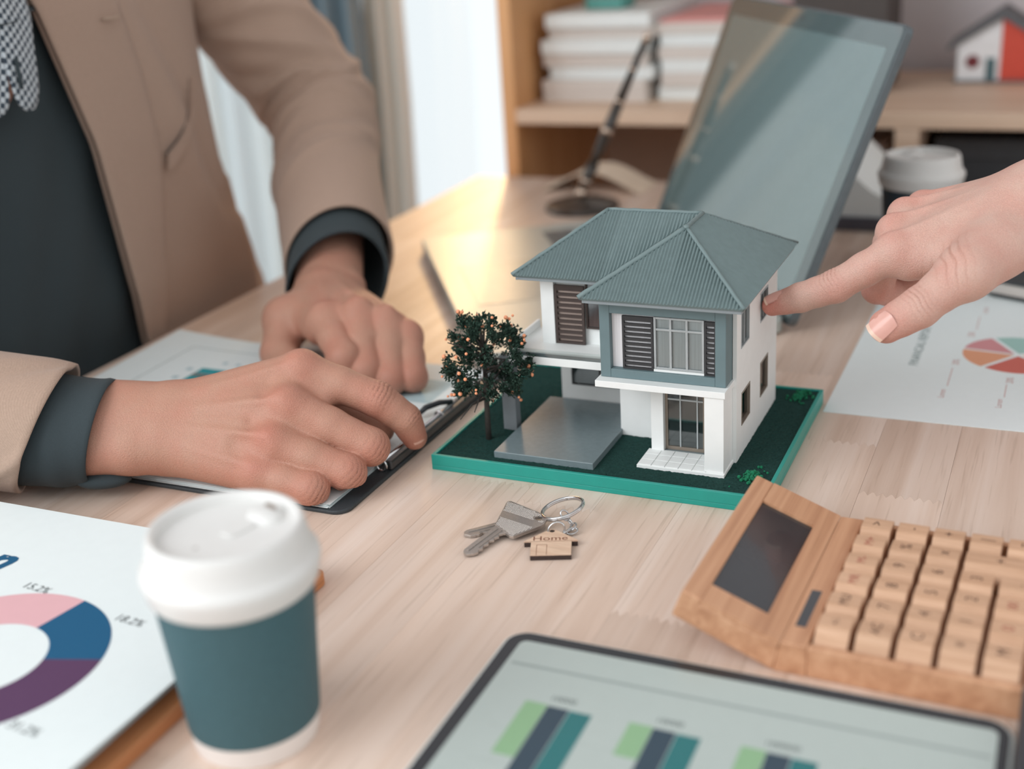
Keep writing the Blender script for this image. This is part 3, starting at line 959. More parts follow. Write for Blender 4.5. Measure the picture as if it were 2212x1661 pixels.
def make_key(M, label, loc, head, eye, bands, root, tipx):
    """Key in its own axes: x from the head towards the tip, y across, z up."""
    t = thing('key', loc, label, 'key')
    n = len(head); hole = [(eye[0] + 2.0 * math.cos(2 * math.pi * i / 16), eye[1] + 2.0 * math.sin(2 * math.pi * i / 16)) for i in range(16)]
    bm = bmesh.new()
    lo = None
    for z in (0, 1.9):
        vo = [bm.verts.new((x, y, z)) for x, y in head]; vi = [bm.verts.new((x, y, z)) for x, y in hole]
        eo = [bm.edges.new((vo[i], vo[(i + 1) % n])) for i in range(n)]; ei = [bm.edges.new((vi[i], vi[(i + 1) % 16])) for i in range(16)]
        bmesh.ops.triangle_fill(bm, edges=eo + ei, use_beauty=True)
        if lo is None: lo = (vo, vi)
        else:
            for a, b in ((lo[0], vo), (lo[1], vi)):
                for i in range(len(a)):
                    j = (i + 1) % len(a)
                    bm.faces.new((a[i], a[j], b[j], b[i]))
    bmesh.ops.recalc_face_normals(bm, faces=bm.faces)
    bm.verts.index_update()
    V = [tuple(M @ v.co) for v in bm.verts]; F = [[v.index for v in f.verts] for f in bm.faces]; bm.free()
    obj('head', V, F, M_NICK, t, bevel=0.25, seg=2)
    st = MB()
    for x0, x1 in bands:
        x = x0
        while x < x1:
            y = -16.0
            while y < 19:
                if inside((x + .4, y + .4), head, 0.9) and math.hypot(x - eye[0], y - eye[1]) > 3.1:
                    st.add([(x, y, 1.88), (x + .66, y, 1.88), (x + .66, y + .66, 1.88), (x, y + .66, 1.88), (x + .33, y + .33, 2.2)], [(0, 1, 4), (1, 2, 4), (2, 3, 4), (3, 0, 4)], M)
                y += 0.98
            x += 0.98
    if st.v:
        tag(st.build('knurling', M_NICK, t), kind='stuff')
    r0 = root
    bits = [(r0 + 2.4, 4.9), (r0 + 2.8, 4.0), (r0 + 5, 2.6), (r0 + 6.5, 3.8), (r0 + 9, 2.6), (r0 + 10.5, 3.7), (r0 + 12.5, 2.0), (r0 + 15, 3.4), (r0 + 17.4, 2.2), (r0 + 20, 3.6), (r0 + 22.2, 2.6), (tipx - 5, 3.5), (tipx - 2.4, 2.6), (tipx, -0.4)]
    MB().prism([(r0 - 1.5, -4.5), (tipx - 3, -4.3), (tipx - 0.9, -3.0)][:3] + bits[::-1] + [(r0 - 1.5, 4.9)], 0.15, 1.75, M).build('blade', M_NICK, t, bevel=0.2)
    bl = t.children[-1]
    MB().prism([(r0 + 1, -2.6), (tipx - 3, -2.4), (tipx - 3, -1.2), (r0 + 1, -0.9)], 1.7, 2.25, M).prism([(r0 + 1, 1.1), (tipx - 8, 0.9), (tipx - 8, 1.6), (r0 + 1, 2.0)], 1.7, 2.15, M).build('rib', M_NICK, bl, bevel=0.2)
    return t


head_a = [(-1.4, -12.6), (-0.4, -13.9), (1.2, -13.8), (20, -6.2), (22.6, -5.2), (27.4, 8.2), (27.0, 10.6), (11.5, 17.0), (8.6, 17.4), (3.4, 15.4), (1.4, 13.2)]
head_b = [(9 + 9.5 * math.cos(a), 10.5 * math.sin(a)) for a in [2 * math.pi * k / 24 for k in range(24)]]
make_key(frame_of((86.5, -38.5, 0.1), (-0.68, -0.73, 0.0), (0, 0, 1)), 'lower steel key, its narrow blade pointing out beneath the other key', (80, -50, 0), head_b, (4.5, 0), [], 18, 45)
make_key(frame_of((79.3, -40.0, 4.0), (-0.24, -0.97, -0.066), (0.02, 0.0, 1)), 'upper steel key with a knurled cut-corner head lying across the other key', (80, -50, 2), head_a, (5.6, 11.4), [(0.2, 8.4), (14.8, 26)], 24, 52.6)
ring = thing('split_ring', (100, -36, 4), 'round steel split ring joining two keys and the wooden tag', 'key ring')
a, b = Vector((19, 12, 5.5)).normalized(), Vector((0.52, -0.85, 0.06)).normalized()
b = (b - a * b.dot(a)).normalized(); nrm = a.cross(b)
rc = Vector((99.0, -38.2, 7.4))
path = []
for i in range(145):
    w = 2 * math.pi * i / 72
    path.append(rc + (a * math.cos(w) + b * math.sin(w)) * 11.6 + nrm * (-0.8 + 1.6 * i / 144))
MB().tube(path, 0.8, 8).build('coil', M_CHROME, ring, smooth=True)
tagk = thing('key_tag', (104, -68, 0), 'small wooden house-shaped key tag engraved with a word and a door', 'key tag')
M_TAGW = wood('tag_wood', (232, 204, 180), (212, 176, 150), 'x', 0.6, ring=0.25, fine=1.2, stretch=0.06, pores=0.12)
M_TAGE = plain('burnt_edge', (62, 48, 44), 0.8, vary=0.2, vscale=1)
M_ENGR = plain('engraving', (128, 78, 58), 0.8)
# local axes of the tag: u to its right, v towards its roof
tu = Vector((20.4, 7.6, 0)).normalized(); tv = Vector((-7.6, 20.4, 0)).normalized()
to = Vector((98.8, -83.7, 0))
TM = Matrix((tu, tv, Vector((0, 0, 1)))).transposed().to_4x4(); TM.translation = to
W_ = 21.0
prof = [(0, 0), (W_, 0), (W_, 14.2), (W_ + 3.2, 14.2), (W_ + 3.2, 15.2), (W_ / 2 + 1.6, 27.5), (W_ / 2 - 1.2, 27.5), (-3.6, 15.2), (-3.6, 14.2), (0, 14.2)]
MB().prism(prof, 0.05, 2.7, TM).build('edge', M_TAGE, tagk)
face = MB().prism(prof, 2.72, 3.05, TM).build('face', M_TAGW, tagk)
def on_tag(u, v): return tuple(TM @ Vector((u, v, 3.08)))
text('lettering', 'Home', 6.6, M_ENGR, face, on_tag(W_ / 2 - 0.6, 17.5), tu, tv, wide=1.12)
ln = MB().box(-3.2, W_ + 2.8, 14.35, 14.6, 3.03, 3.09, TM)
ln.box(3.0, 3.25, 0.2, 11.0, 3.03, 3.09, TM).box(8.2, 8.45, 0.2, 11.0, 3.03, 3.09, TM).box(3.0, 8.45, 10.8, 11.05, 3.03, 3.09, TM)
ln.build('engraved_lines', M_ENGR, face)
hole = TM @ Vector((W_ / 2 + 0.2, 25.4, 0))
MB().lathe([(1.3, 2.9), (1.3, 3.1)], 20, Matrix.Translation((hole.x, hole.y, 0))).build('eyelet', M_TAGE, face)
# jump ring and chain
def torus_path(c, u, v, ru, rv=None, n=28):
    u, v = Vector(u).normalized(), Vector(v).normalized(); rv = rv or ru
    return [Vector(c) + u * (ru * math.cos(2 * math.pi * i / n)) + v * (rv * math.sin(2 * math.pi * i / n)) for i in range(n)]
MB().tube(torus_path(hole + tu * 2.2 + Vector((0, 0, 3.6)), tu, (0.1, 0.3, 1), 4.3), 0.55, 8, True).build('jump_ring', M_CHROME, tagk, smooth=True)
links = [((106.4, -53.6, 1.6), (0.6, 0.75, 0.2), (0.5, -0.4, 0.7)), ((109.2, -51.2, 2.0), (0.7, 0.6, 0.1), (-0.5, 0.7, 0.3)), ((108.3, -47.6, 2.6), (-0.2, 0.95, 0.15), (0.8, 0.1, 0.5)),
         ((105.6, -45.2, 4.4), (-0.75, 0.45, 0.5), (0.2, -0.5, 0.8)), ((102.4, -43.5, 6.4), (-0.6, 0.1, 0.75), (0.65, 0.7, 0.3))]
for c, u, v in links:
    v = Vector(v) - Vector(u).normalized() * Vector(v).dot(Vector(u).normalized())
    MB().tube(torus_path(c, u, v, 3.0, 2.0, 24), 0.5, 8, True).build('chain_link', M_CHROME, tagk, smooth=True)

# ------------------------------------------------------------------ bamboo calculator
M_BAM = wood('bamboo', (212, 164, 130), (182, 132, 100), 'y', 0.42, ring=0.16, fine=0.9, stretch=0.02, warm=(200, 150, 116), pores=0.12)
M_BAMK = wood('bamboo_key', (214, 174, 144), (190, 148, 118), 'x', 0.45, ring=0.3, fine=1.2, tone=0.05, stretch=0.06, pores=0.08)
M_LCD = plain('lcd_dark', (50, 54, 58), 0.12, vary=0.02, coat=0.3)
M_INK = plain('laser_mark', (84, 56, 44), 0.8)
M_INKR = plain('red_mark', (168, 92, 76), 0.8)
cy = rad(2.0)     # the body is turned two degrees
calc = thing('calculator', (240, -79, 0), 'bamboo desk calculator with dark tilted display and carved wooden keys', 'calculator', rotz=-cy)
# profile in (x, z): tilted display panel on the left, flat key bed on the right; extruded along y from -60.5 to 60.5
TILT = rad(21)
ct, st_ = math.cos(TILT), math.sin(TILT)
bend_t = (0.0, 15.0); bend_b = (-2.9, 0.0)
Ld = 46.0
lt = (bend_t[0] - Ld * ct, bend_t[1] + Ld * st_); th_ = 14.5
lb = (lt[0] - th_ * st_ * 1.0, lt[1] - th_ * ct)
LB = 104
Yn, Yf = -60.5, 60.5
def cprism(mb, poly, y0, y1):
    n = len(poly)
    return mb.add([(x, y0, z) for x, z in poly] + [(x, y1, z) for x, z in poly], [list(range(n)), list(range(n, 2 * n))[::-1]] + [(i, i + n, (i + 1) % n + n, (i + 1) % n) for i in range(n)])
dn = Vector((st_, 0, ct))                 # outward normal of the display panel
def onp(s, up=0.0):                        # a point on the panel, s mm from the bend
    return (bend_t[0] - s * ct + dn.x * up, bend_t[1] + s * st_ + dn.z * up)
# display half: bottom slab, then four borders around the recessed display
S0, S1, Y0_, Y1_ = 9.5, 36.5, -46, 40
def slab(s0, s1, d0, d1):
    return [onp(s1, -d0), onp(s1, -d1), onp(s0, -d1), onp(s0, -d0)]
m = MB()
cprism(m, [onp(Ld), onp(Ld, -th_), bend_b, (bend_t[0] - 0.9, 9.0), onp(0.0, -2.6), onp(S1, -2.6), onp(S1, 0)], Yn, Yf)
m2 = MB()
cprism(m2, slab(0.0, S0, 0, 2.7), Yn, Yf)
cprism(m2, slab(S0, S1 + 0.1, 0, 2.7), Yn, Y0_)
cprism(m2, slab(S0, S1 + 0.1, 0, 2.7), Y1_, Yf)
m.build('display_case', M_BAM, calc, bevel=0.9, seg=2)
m2.build('display_bezel', M_BAM, calc)
m3 = MB(); cprism(m3, slab(S0, S1, 1.6, 2.55), Y0_, Y1_); m3.build('display', M_LCD, calc)
# key bed: floor, rim, solar strip
kb = MB()
cprism(kb, [bend_t, (bend_b[0], 0.0), (11.5, 0.0), (11.5, 15.0)], Yn, Yf)
kb.build('head_bar', M_BAM, calc, bevel=0.7)
MB().box(11.5, LB, Yn, -56.5, 0, 14.6).box(11.5, LB, 56.5, Yf, 0, 14.6).box(LB - 5, LB, -56.5, 56.5, 0, 14.6).box(11.5, LB - 5, -56.5, 56.5, 0, 9.0).build('key_bed', M_BAM, calc, bevel=0.8)
MB().prism([(3.0, -46), (7.6, -46), (7.6, -14.5), (3.0, -14.5)], 14.95, 15.1).build('solar_strip', M_LCD, calc)
for x in (20, LB - 10):
    for y in (-50, 50):
        MB().lathe([(3.5, 0), (3.5, 0.4)], 12, Matrix.Translation((x, y, -0.35))).build('foot', M_LCD, calc)
# keys: stepped blocks; columns run along x (calculator rows), rows along y
KP, RP = 16.75, 18.7
legend = [['+/-', 'MU', 'MR', 'M-', 'M+', '>'], ['AC', '7', '8', '9', '%', '-'], ['C', '4', '5', '6', 'x', '+'], ['III', '1', '2', '3', '+', '|'], ['M', '0', '00', '.', '', '='], ['CE', 'GT', '00', '<', '=', '/']]
kp = [(0, 0), (0, 4.2), (0.5, 5.4), (2.0, 6.6), (4.2, 8.2), (5.6, 9.6), (6.8, 10.2), (12.0, 10.2), (17.0, 10.0), (17.6, 9.4), (17.6, 0)]
KEYM = {}
for c in range(5):
    for r in range(6):
        if c == 4 and r == 4:
            continue
        wide = 2 * KP - 2.6 if (c == 3 and r == 4) else KP - 2.6
        x0 = 12.9 + c * KP; y0 = -55.8 + r * RP
        key = (wide,)
        if key not in KEYM:
            n = len(kp)
            mb = MB().add([(0, y, z) for y, z in kp] + [(wide, y, z) for y, z in kp], [list(range(n))[::-1], list(range(n, 2 * n))] + [(i, (i + 1) % n, (i + 1) % n + n, i + n) for i in range(n)])
            o = mb.build('calculator_key', M_BAMK, calc, bevel=0.45)
            KEYM[key] = o.data
        else:
            o = bpy.data.objects.new('calculator_key', KEYM[key]); COL.objects.link(o); o.parent = calc
            md = o.modifiers.new('bevel', 'BEVEL'); md.width = 0.45 * U; md.segments = 2; md.limit_method = 'ANGLE'; md.angle_limit = rad(35)
        ORG[o.name] = np.zeros(3)
        o.location = Vector((x0, y0, 9.55)) * U
        s = legend[c][r]
        if s:
            text('legend', s, 7.4 if len(s) < 2 else (6.2 if len(s) < 3 else 5.0), M_INKR if (c, r) in ((0, 2), (0, 4), (0, 3), (4, 1), (4, 2)) else M_INK, o, (wide / 2, 11.6, 10.26), (0, 1, 0), (-1, 0, 0))

# ------------------------------------------------------------------ tablet
M_CASE = plain('tablet_case', (226, 232, 230), 0.45)
M_BEZ = plain('tablet_bezel', (40, 44, 48), 0.25, vary=0.02)
M_SCR = plain('tablet_screen', (170, 180, 176), 0.3, vary=0.01)
_b = M_SCR.node_tree.nodes['Principled BSDF']; _b.inputs['Emission Color'].default_value = (0.75, 0.85, 0.82, 1); _b.inputs['Emission Strength'].default_value = 0.06
tab = thing('tablet', (226, -250, 0), 'tablet in a white case showing a green and blue bar chart', 'tablet')
MB().prism(rounded(120.2, 332.6, -365, -153.5, 11), 0.05, 6.6).build('case', M_CASE, tab, bevel=0.8)
bz = MB().prism(rounded(122.0, 331.0, -363, -155.6, 9.5), 6.62, 7.6).build('bezel', M_BEZ, tab, bevel=0.3)
scr = MB().prism(rounded(128.6, 326.8, -357, -162.2, 3.5), 7.61, 7.68).build('screen', M_SCR, tab)
M_G = plain('chart_green', (140, 178, 138), 0.4, vary=0.01); M_N = plain('chart_navy', (50, 70, 84), 0.4, vary=0.01); M_T = plain('chart_teal', (40, 112, 114), 0.4, vary=0.01)
M_LN = plain('chart_line', (150, 160, 158), 0.5, vary=0.01)
boxo('chart_line', (131, 325, -180.3, -178.6, 7.69, 7.72), M_LN, scr)
for y in (-222, -243, -268): boxo('chart_line', (140, 325, y, y + 0.6, 7.69, 7.71), plain('chart_faint', (172, 182, 178), 0.5), scr)
for x0, gl, nl, tl in ((147.8, 35, 84, 62), (192.6, 21, 66, 70), (237.4, 30, 58, 44), (282, 24, 70, 52)):
    boxo('chart_bar', (x0, x0 + 9.6, -202.8 - gl, -202.8, 7.69, 7.74), M_G, scr)
    boxo('chart_bar', (x0 + 9.9, x0 + 19.2, -203.4 - nl, -203.4, 7.69, 7.74), M_N, scr)
    boxo('chart_bar', (x0 + 19.6, x0 + 29.2, -203.8 - tl, -203.8, 7.69, 7.74), M_T, scr)
M_TXT = plain('print_dark', (66, 74, 78), 0.6)
for x, s in ((162.5, '10000'), (207.5, '10000'), (252, '100000')):
    text('chart_label', s, 4.6, M_TXT, scr, (x, -198.0, 7.72), (1, 0, 0), (0, 1, 0))
MB().box(220, 280, -155.3, -153.2, 3.0, 5.6).build('side_button', M_CASE, tab, bevel=0.4)
# the black wallet case beside it
M_BLK = plain('black_glass', (48, 52, 57), 0.3, vary=0.03)
ph = thing('wallet', (370, -205, 0), 'thick black wallet case lying beside the tablet corner', 'wallet')
MB().prism(rounded(333.2, 405, -300, -133, 11), 0.05, 17.0).build('body', M_BLK, ph, bevel=2.5, seg=3)
MB().prism(rounded(337, 401.4, -296.4, -137.6, 8), 17.01, 17.3).build('front_panel', plain('phone_screen', (44, 48, 53), 0.3), ph)

# ------------------------------------------------------------------ coffee cups
M_CUPT = plain('cup_sleeve_teal', (58, 92, 100), 0.62, vary=0.05, vscale=0.4, bump=0.1)
M_CUPD = plain('cup_sleeve_dark', (50, 64, 74), 0.6, vary=0.05)
M_CUPW = plain('cup_paper', (234, 228, 224), 0.7, vary=0.015)
M_LID = plain('lid_white', (222, 221, 219), 0.42, vary=0.01)


def coffee_cup(x, y, s, label, sleeve, rot=0.0):
    t = thing('coffee_cup', (x, y, 0), label, 'coffee cup')
    M = Matrix.Translation((x, y, 0)) @ Matrix.Rotation(rot, 4, 'Z') @ Matrix.Scale(s, 4)
    MB().lathe([(22, 2.5), (22.5, 0.1), (25.3, 0.1), (25.7, 1.2), (31.0, 70), (31.2, 73)], 64, M, cap=True).build('cup', M_CUPW, t, smooth=True, angle=40)
    MB().lathe([(26.2, 9.6), (26.9, 9.8), (31.6, 71), (30.9, 71.2)], 64, M, cap=False).build('sleeve', sleeve, t, smooth=True, angle=40)
    prof = [(31.3, 69.5), (32.8, 70.7), (33.7, 72), (34.2, 76), (34.8, 77.4), (35.2, 79.6), (34.8, 81.6), (33.6, 82.6), (33.0, 83.2), (32.4, 84.5), (31.4, 90), (30.7, 94), (29.8, 96), (28.2, 96.2), (27.2, 95), (26.6, 92), (15, 91.4), (1.0, 91.2)]
    ld = MB().lathe(prof, 72, M, cap=False).build('lid', M_LID, t, smooth=True, angle=60)
    # raised mouthpiece with its drinking slot, and the fold-back tab
    mp = MB().sphere((0, 18.5, 91.2), (9.5, 6.6, 3.8), 20, 10, M).build('mouthpiece', M_LID, ld, smooth=True)
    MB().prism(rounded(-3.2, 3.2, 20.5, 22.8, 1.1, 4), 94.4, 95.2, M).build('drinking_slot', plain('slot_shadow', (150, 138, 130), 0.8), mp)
    MB().prism(rounded(-4, 4, -1, 12, 2.5, 4), 91.0, 92.2, M).build('lid_tab', M_LID, ld, bevel=0.3)
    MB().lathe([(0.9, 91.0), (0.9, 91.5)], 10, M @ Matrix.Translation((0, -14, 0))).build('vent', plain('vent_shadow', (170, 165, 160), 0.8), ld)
    return t


coffee_cup(45.6, -248, 1.0, 'dark teal coffee cup with a white lid in front of the paper stack', M_CUPT, rad(-20))
coffee_cup(217, 488, 1.0, 'dark blue coffee cup with white lid behind the pointing hand', M_CUPD, rad(30))

# ------------------------------------------------------------------ report pages on a wooden board, left foreground
M_BOARD = wood('brown_board_wood', (206, 140, 92), (176, 108, 66), 'y', 0.45, ring=0.06, fine=0.5, stretch=0.03)
M_WHITE = plain('white_paper', (228, 236, 237), 0.75, vary=0.008)
bd = thing('clipboard', (-145, -265, 0), 'brown wooden clipboard under the printed report at left', 'clipboard')
MB().prism(rounded(-300, 10, -395, -134, 5), 0.05, 7.0).build('board', M_BOARD, bd, bevel=0.8)
MB().box(-299.5, -291, -330, -200, 7.05, 12).build('clip', M_CHROME, bd, bevel=1)
rs = thing('report', (-140, -265, 7), 'printed report page with a pink, blue and purple ring chart', 'report')
def sheet(name, x0, x1, y0, y1, z, mat, parent, curl=0.0, th=0.25, nx=24, seed=0):
    r = random.Random(seed); V, F = [], []
    ph = r.uniform(0, 6)
    for side in (0, 1):
        for j in range(9):
            for i in range(nx + 1):
                x = x0 + (x1 - x0) * i / nx; y = y0 + (y1 - y0) * j / 8
                V.append((x, y, z + side * th + curl * (max(0, (i / nx - 0.9) / 0.1) ** 2) * (0.6 + 0.4 * math.sin(j * 0.7 + ph))))
    W = nx + 1; S = W * 9
    for side in (0, 1):
        for j in range(8):
            for i in range(nx):
                a = side * S + j * W + i
                q = [a, a + 1, a + W + 1, a + W]
                F.append(q if side else q[::-1])
    for i in range(nx):
        F.append([i, i + 1, S + i + 1, S + i]); F.append([S + 8 * W + i, S + 8 * W + i + 1, 8 * W + i + 1, 8 * W + i])
    for j in range(8):
        F.append([j * W + W - 1, (j + 1) * W + W - 1, S + (j + 1) * W + W - 1, S + j * W + W - 1]); F.append([S + j * W, S + (j + 1) * W, (j + 1) * W, j * W])
    return obj(name, V, F, mat, parent, smooth=False)
r = random.Random(2)
for k in range(9):
    sheet('page', -286 + r.uniform(-1, 1), 3 - (8 - k) * 0.5 + r.uniform(-0.8, 0.8), -388, -137.5 + r.uniform(-1.3, 1.0), 7.4 + k * 0.75, M_WHITE, rs, 0.8 + k * 0.22, seed=3)
tp = sheet('page', -288, 6.2, -390, -137, 14.9, M_WHITE, rs, 3.0, seed=3)
ZP = 15.28
def ring_slice(name, cx, cy, r0, r1, a0, a1, z, mat, parent, th=0.05, gap=0.0):
    n = max(4, int(abs(a1 - a0) / 3)); V, F = [], []
    for rr in (r0, r1):
        for i in range(n + 1):
            a = rad(a0 + (a1 - a0) * i / n)
            x, y = cx + rr * math.cos(a), cy + rr * math.sin(a)
            V.append((x, y, z))
    for i in range(n): F.append((i, n + 1 + i, n + 2 + i, i + 1))
    m_ = len(V); V = V + [(x, y, q - th) for x, y, q in V]
    F = F + [[i + m_ for i in f][::-1] for f in F] + [(n + 1 + i, n + 1 + i + m_, n + 2 + i + m_, n + 2 + i) for i in range(n)] + [(i, i + 1, i + 1 + m_, i + m_) for i in range(n)]
    return obj(name, V, F, mat, parent)
M_PK = plain('ink_pink', (224, 176, 182), 0.7, vary=0.01); M_BL = plain('ink_blue', (0, 86, 126), 0.7, vary=0.01); M_PU = plain('ink_purple', (86, 54, 90), 0.7, vary=0.01); M_TE = plain('ink_teal', (70, 150, 150), 0.7)
dcx, dcy = -88.5, -262.5
for a0, a1, mt in ((79.5, 140, M_PK), (18, 79.5, M_BL), (-96, 18, M_PU), (140, 264, M_TE)):
    ring_slice('chart_slice', dcx, dcy, 28.5, 55.5, a0, a1, ZP, mt, tp)
text('chart_label', '15.2%', 7.2, M_TXT, tp, (-110.5, -206.0, ZP), (1, -0.08, 0), (0, 1, 0), shear=0.15)
text('chart_label', '18.2%', 7.2, M_TXT, tp, (-45.5, -215.5, ZP), (1, -0.08, 0), (0, 1, 0), shear=0.15)
text('chart_label', '31.2%', 7.2, M_TXT, tp, (-32.5, -295.5, ZP), (1, -0.08, 0), (0, 1, 0), shear=0.15)
text('title', 'n', 30, M_BL, tp, (-150.0, -190.0, ZP), (1, 0, 0), (0, 1, 0), shear=0.3, bold=0.035)

# ------------------------------------------------------------------ folder with clip under the man's hands
M_LEATH = plain('black_leatherette', (52, 58, 62), 0.55, vary=0.1, vscale=0.8, bump=0.6, bscale=1.6)
fo = thing('folder', (-165, 42, 0), "black ring folder lying open under the man's hands", 'folder')
MB().prism(rounded(-314, -19, -70, 154, 9), 0.05, 2.6).build('cover', M_LEATH, fo, bevel=0.8)
# ring mechanism: bright rail, dark body, rings, black lever
MB().box(-24.5, -19.5, -14, 128, 2.7, 8.6).build('rail_body', plain('rail_dark', (84, 86, 88), 0.3, 0.6), fo, bevel=1.2, seg=3)
MB().tube([(-24.6, -14, 8.6), (-24.6, 128, 8.6)], 1.3, 8).build('rail', M_CHROME, fo, smooth=True)
for y in (-16, 60):
    MB().tube([Vector((-25 + 3.2 * math.cos(w), y, 6.4 + 3.6 * math.sin(w))) for w in [2 * math.pi * i / 24 for i in range(24)]], 0.9, 8, True).build('ring', M_CHROME, fo, smooth=True)
MB().tube([(-38, 58, 8.4), (-36, 63, 10.5), (-30, 71, 11.5), (-24.5, 78, 10)], [1.6, 2.0, 2.0, 1.8], 8).build('lever', M_BLK, fo, smooth=True)
MB().tube([(-38.5, 34, 6.6), (-38.5, 57, 6.6)], 0.7, 6).build('wire', M_CHROME, fo, smooth=True)
cp = thing('chart_sheets', (-170, 45, 3), 'white chart pages with teal bars clipped in the black folder', 'paper sheets')
r = random.Random(12)
for k in range(4):
    sheet('page', -306 + r.uniform(-3, 3), -29.9 - k * 0.6, -67.8 + r.uniform(-1, 1), 148 + r.uniform(-3, 3), 2.7 + k * 0.45, M_WHITE, cp, 0.0, 0.2, seed=k)
top = MB()
# upper page, its far left corner lifted a little
V, F = [], []
nx, ny = 24, 12
def zlift(u, v): return 4.6 + 4.0 * max(0, (0.35 - u) / 0.35) ** 2 * v ** 2
for side in (0, 1):
    for j in range(ny + 1):
        for i in range(nx + 1):
            u, v = i / nx, j / ny
            V.append((-309 + 279.3 * u, -67 + (228 - 12 * u) * v, zlift(u, v) + side * 0.22))
W = nx + 1; S = W * (ny + 1)
for side in (0, 1):
    for j in range(ny):
        for i in range(nx):
            a = side * S + j * W + i; q = [a, a + 1, a + W + 1, a + W]
            F.append(q if side else q[::-1])
for i in range(nx): F += [[i, i + 1, S + i + 1, S + i], [S + ny * W + i, S + ny * W + i + 1, ny * W + i + 1, ny * W + i]]
for j in range(ny): F += [[S + j * W, S + (j + 1) * W, (j + 1) * W, j * W], [j * W + nx, (j + 1) * W + nx, S + (j + 1) * W + nx, S + j * W + nx]]
pg = obj('page', V, F, M_WHITE, cp, smooth=True, angle=30)
M_TB = plain('bar_teal', (0, 150, 160), 0.6, vary=0.01); M_GB = plain('bar_grey', (104, 122, 122), 0.6, vary=0.01); M_PL = plain('pale_line', (196, 206, 206), 0.7); M_PB = plain('pale_blue', (178, 200, 206), 0.7)
def print_box(name, x0, x1, y0, y1, mat, z=0.0):
    n = 8; vv, ff = [], []
    def zz(x, y):
        u = (x + 309) / 279.5; v = (y + 67) / (228 - 12 * u)
        return zlift(u, v) + 0.29 + z
    for lay in (0.0, -0.05):
        for j in (0, 1, 2):
            for i in range(n + 1):
                x = x0 + (x1 - x0) * i / n; y = y0 + (y1 - y0) * j / 2
                vv.append((x, y, zz(x, y) + lay))
    for j in (0, 1):
        for i in range(n):
            a = j * (n + 1) + i; ff.append((a, a + 1, a + n + 2, a + n + 1)); k = a + 3 * (n + 1); ff.append((k, k + n + 1, k + n + 2, k + 1))
    return obj(name, vv, ff, mat, pg)
for k, y in enumerate((90, 74, 58, 42)):
    print_box('chart_bar', -241, -196 - k * 6, y, y + 9, M_TB); print_box('chart_bar', -241, -202 + k * 3, y - 7.5, y - 0.4, M_GB)
print_box('frame_line', -276, -190, 134, 135.6, M_PL); print_box('frame_line', -277, -275.4, 30, 135, M_PL)
for k in range(5): print_box('tick_label', -232 + k * 12, -228 + k * 12, 110 - k * 0.8, 114 - k * 0.8, M_PB)
for k in range(4): print_box('tick_label', -252, -247, 92 - k * 17, 97 - k * 17, M_PB)
print_box('pale_panel', -110, -44, 82, 122, M_PB)

# ------------------------------------------------------------------ right-hand report page and what lies on it
rp = thing('report', (306, 296, 0), 'white report page with a pie chart beside the green base', 'report')
MB().box(202.5, 412.5, 147, 444, 0.1, 0.55).build('page', M_WHITE, rp)
MB().box(203.5, 413, 149, 445, 0.02, 0.09).build('page', M_WHITE, rp)
pgr = rp.children[0]
M_TITLE = plain('title_teal', (86, 116, 116), 0.7); M_SAL = plain('pie_red', (204, 106, 94), 0.7, vary=0.01); M_OR = plain('pie_orange', (222, 158, 124), 0.7, vary=0.01); M_RO = plain('pie_rose', (208, 144, 148), 0.7, vary=0.01); M_AQ = plain('pie_aqua', (160, 198, 192), 0.7, vary=0.01)
text('title', 'FINANCIAL REPORT', 8.6, M_TITLE, pgr, (245.5, 286, 0.6), (0, 1, 0), (-1, 0, 0), wide=1.12)
def wedge(cx, cy, r, a0, a1, mat, off):
    am = rad((a0 + a1) / 2); cx += off * math.cos(am); cy += off * math.sin(am)
    n = max(3, int((a1 - a0) / 5))
    MB().prism([(cx, cy)] + [(cx + r * math.cos(rad(a0 + (a1 - a0) * i / n)), cy + r * math.sin(rad(a0 + (a1 - a0) * i / n))) for i in range(n + 1)], 0.56, 0.62).build('pie_slice', mat, pgr)
for a0, a1, mt in ((120, 172, M_RO), (172, 234, M_OR), (234, 318, M_SAL), (318, 395, plain('pie_sand', (226, 200, 170), 0.7)), (35, 120, M_AQ)):
    wedge(310, 280, 33.5, a0, a1, mt, 2.6)
M_PINKT = plain('print_rose', (196, 150, 146), 0.7)
for x, y, s in ((272, 256, '20%'), (308, 230, '20%'), (277, 316, '20%'), (345, 236, '20%')):
    text('chart_label', s, 6.4, M_PINKT, pgr, (x, y, 0.6), (0, 1, 0), (-1, 0, 0))
for x, y in ((269, 196), (304, 188), (282, 374)):
    text('chart_label', 'Lorem', 5.6, M_PINKT, pgr, (x, y, 0.6), (0, 1, 0), (-1, 0, 0))
for x0, y0, y1 in ((270.5, 210, 244), (306, 199, 222), (279, 328, 358)):
    boxo('leader_line', (x0, x0 + 0.5, y0, y1, 0.56, 0.6), M_PINKT, pgr)
nb = thing('notebook', (276, 413, 1), 'closed black notebook lying across the far end of the pie chart page', 'notebook', rotz=rad(-24))
MB().prism(rounded(0, 150, 0, 210, 12), -0.35, 1.6).prism(rounded(0, 150, 0, 210, 12), 11.5, 13.4).build('cover', M_LEATH, nb, bevel=0.6)
MB().box(3, 146, 4, 206, 1.7, 11.4).build('pages', M_PAPER2, nb)
MB().box(120, 128, -1, 211, 13.5, 14.2).build('elastic_band', M_BLK, nb)

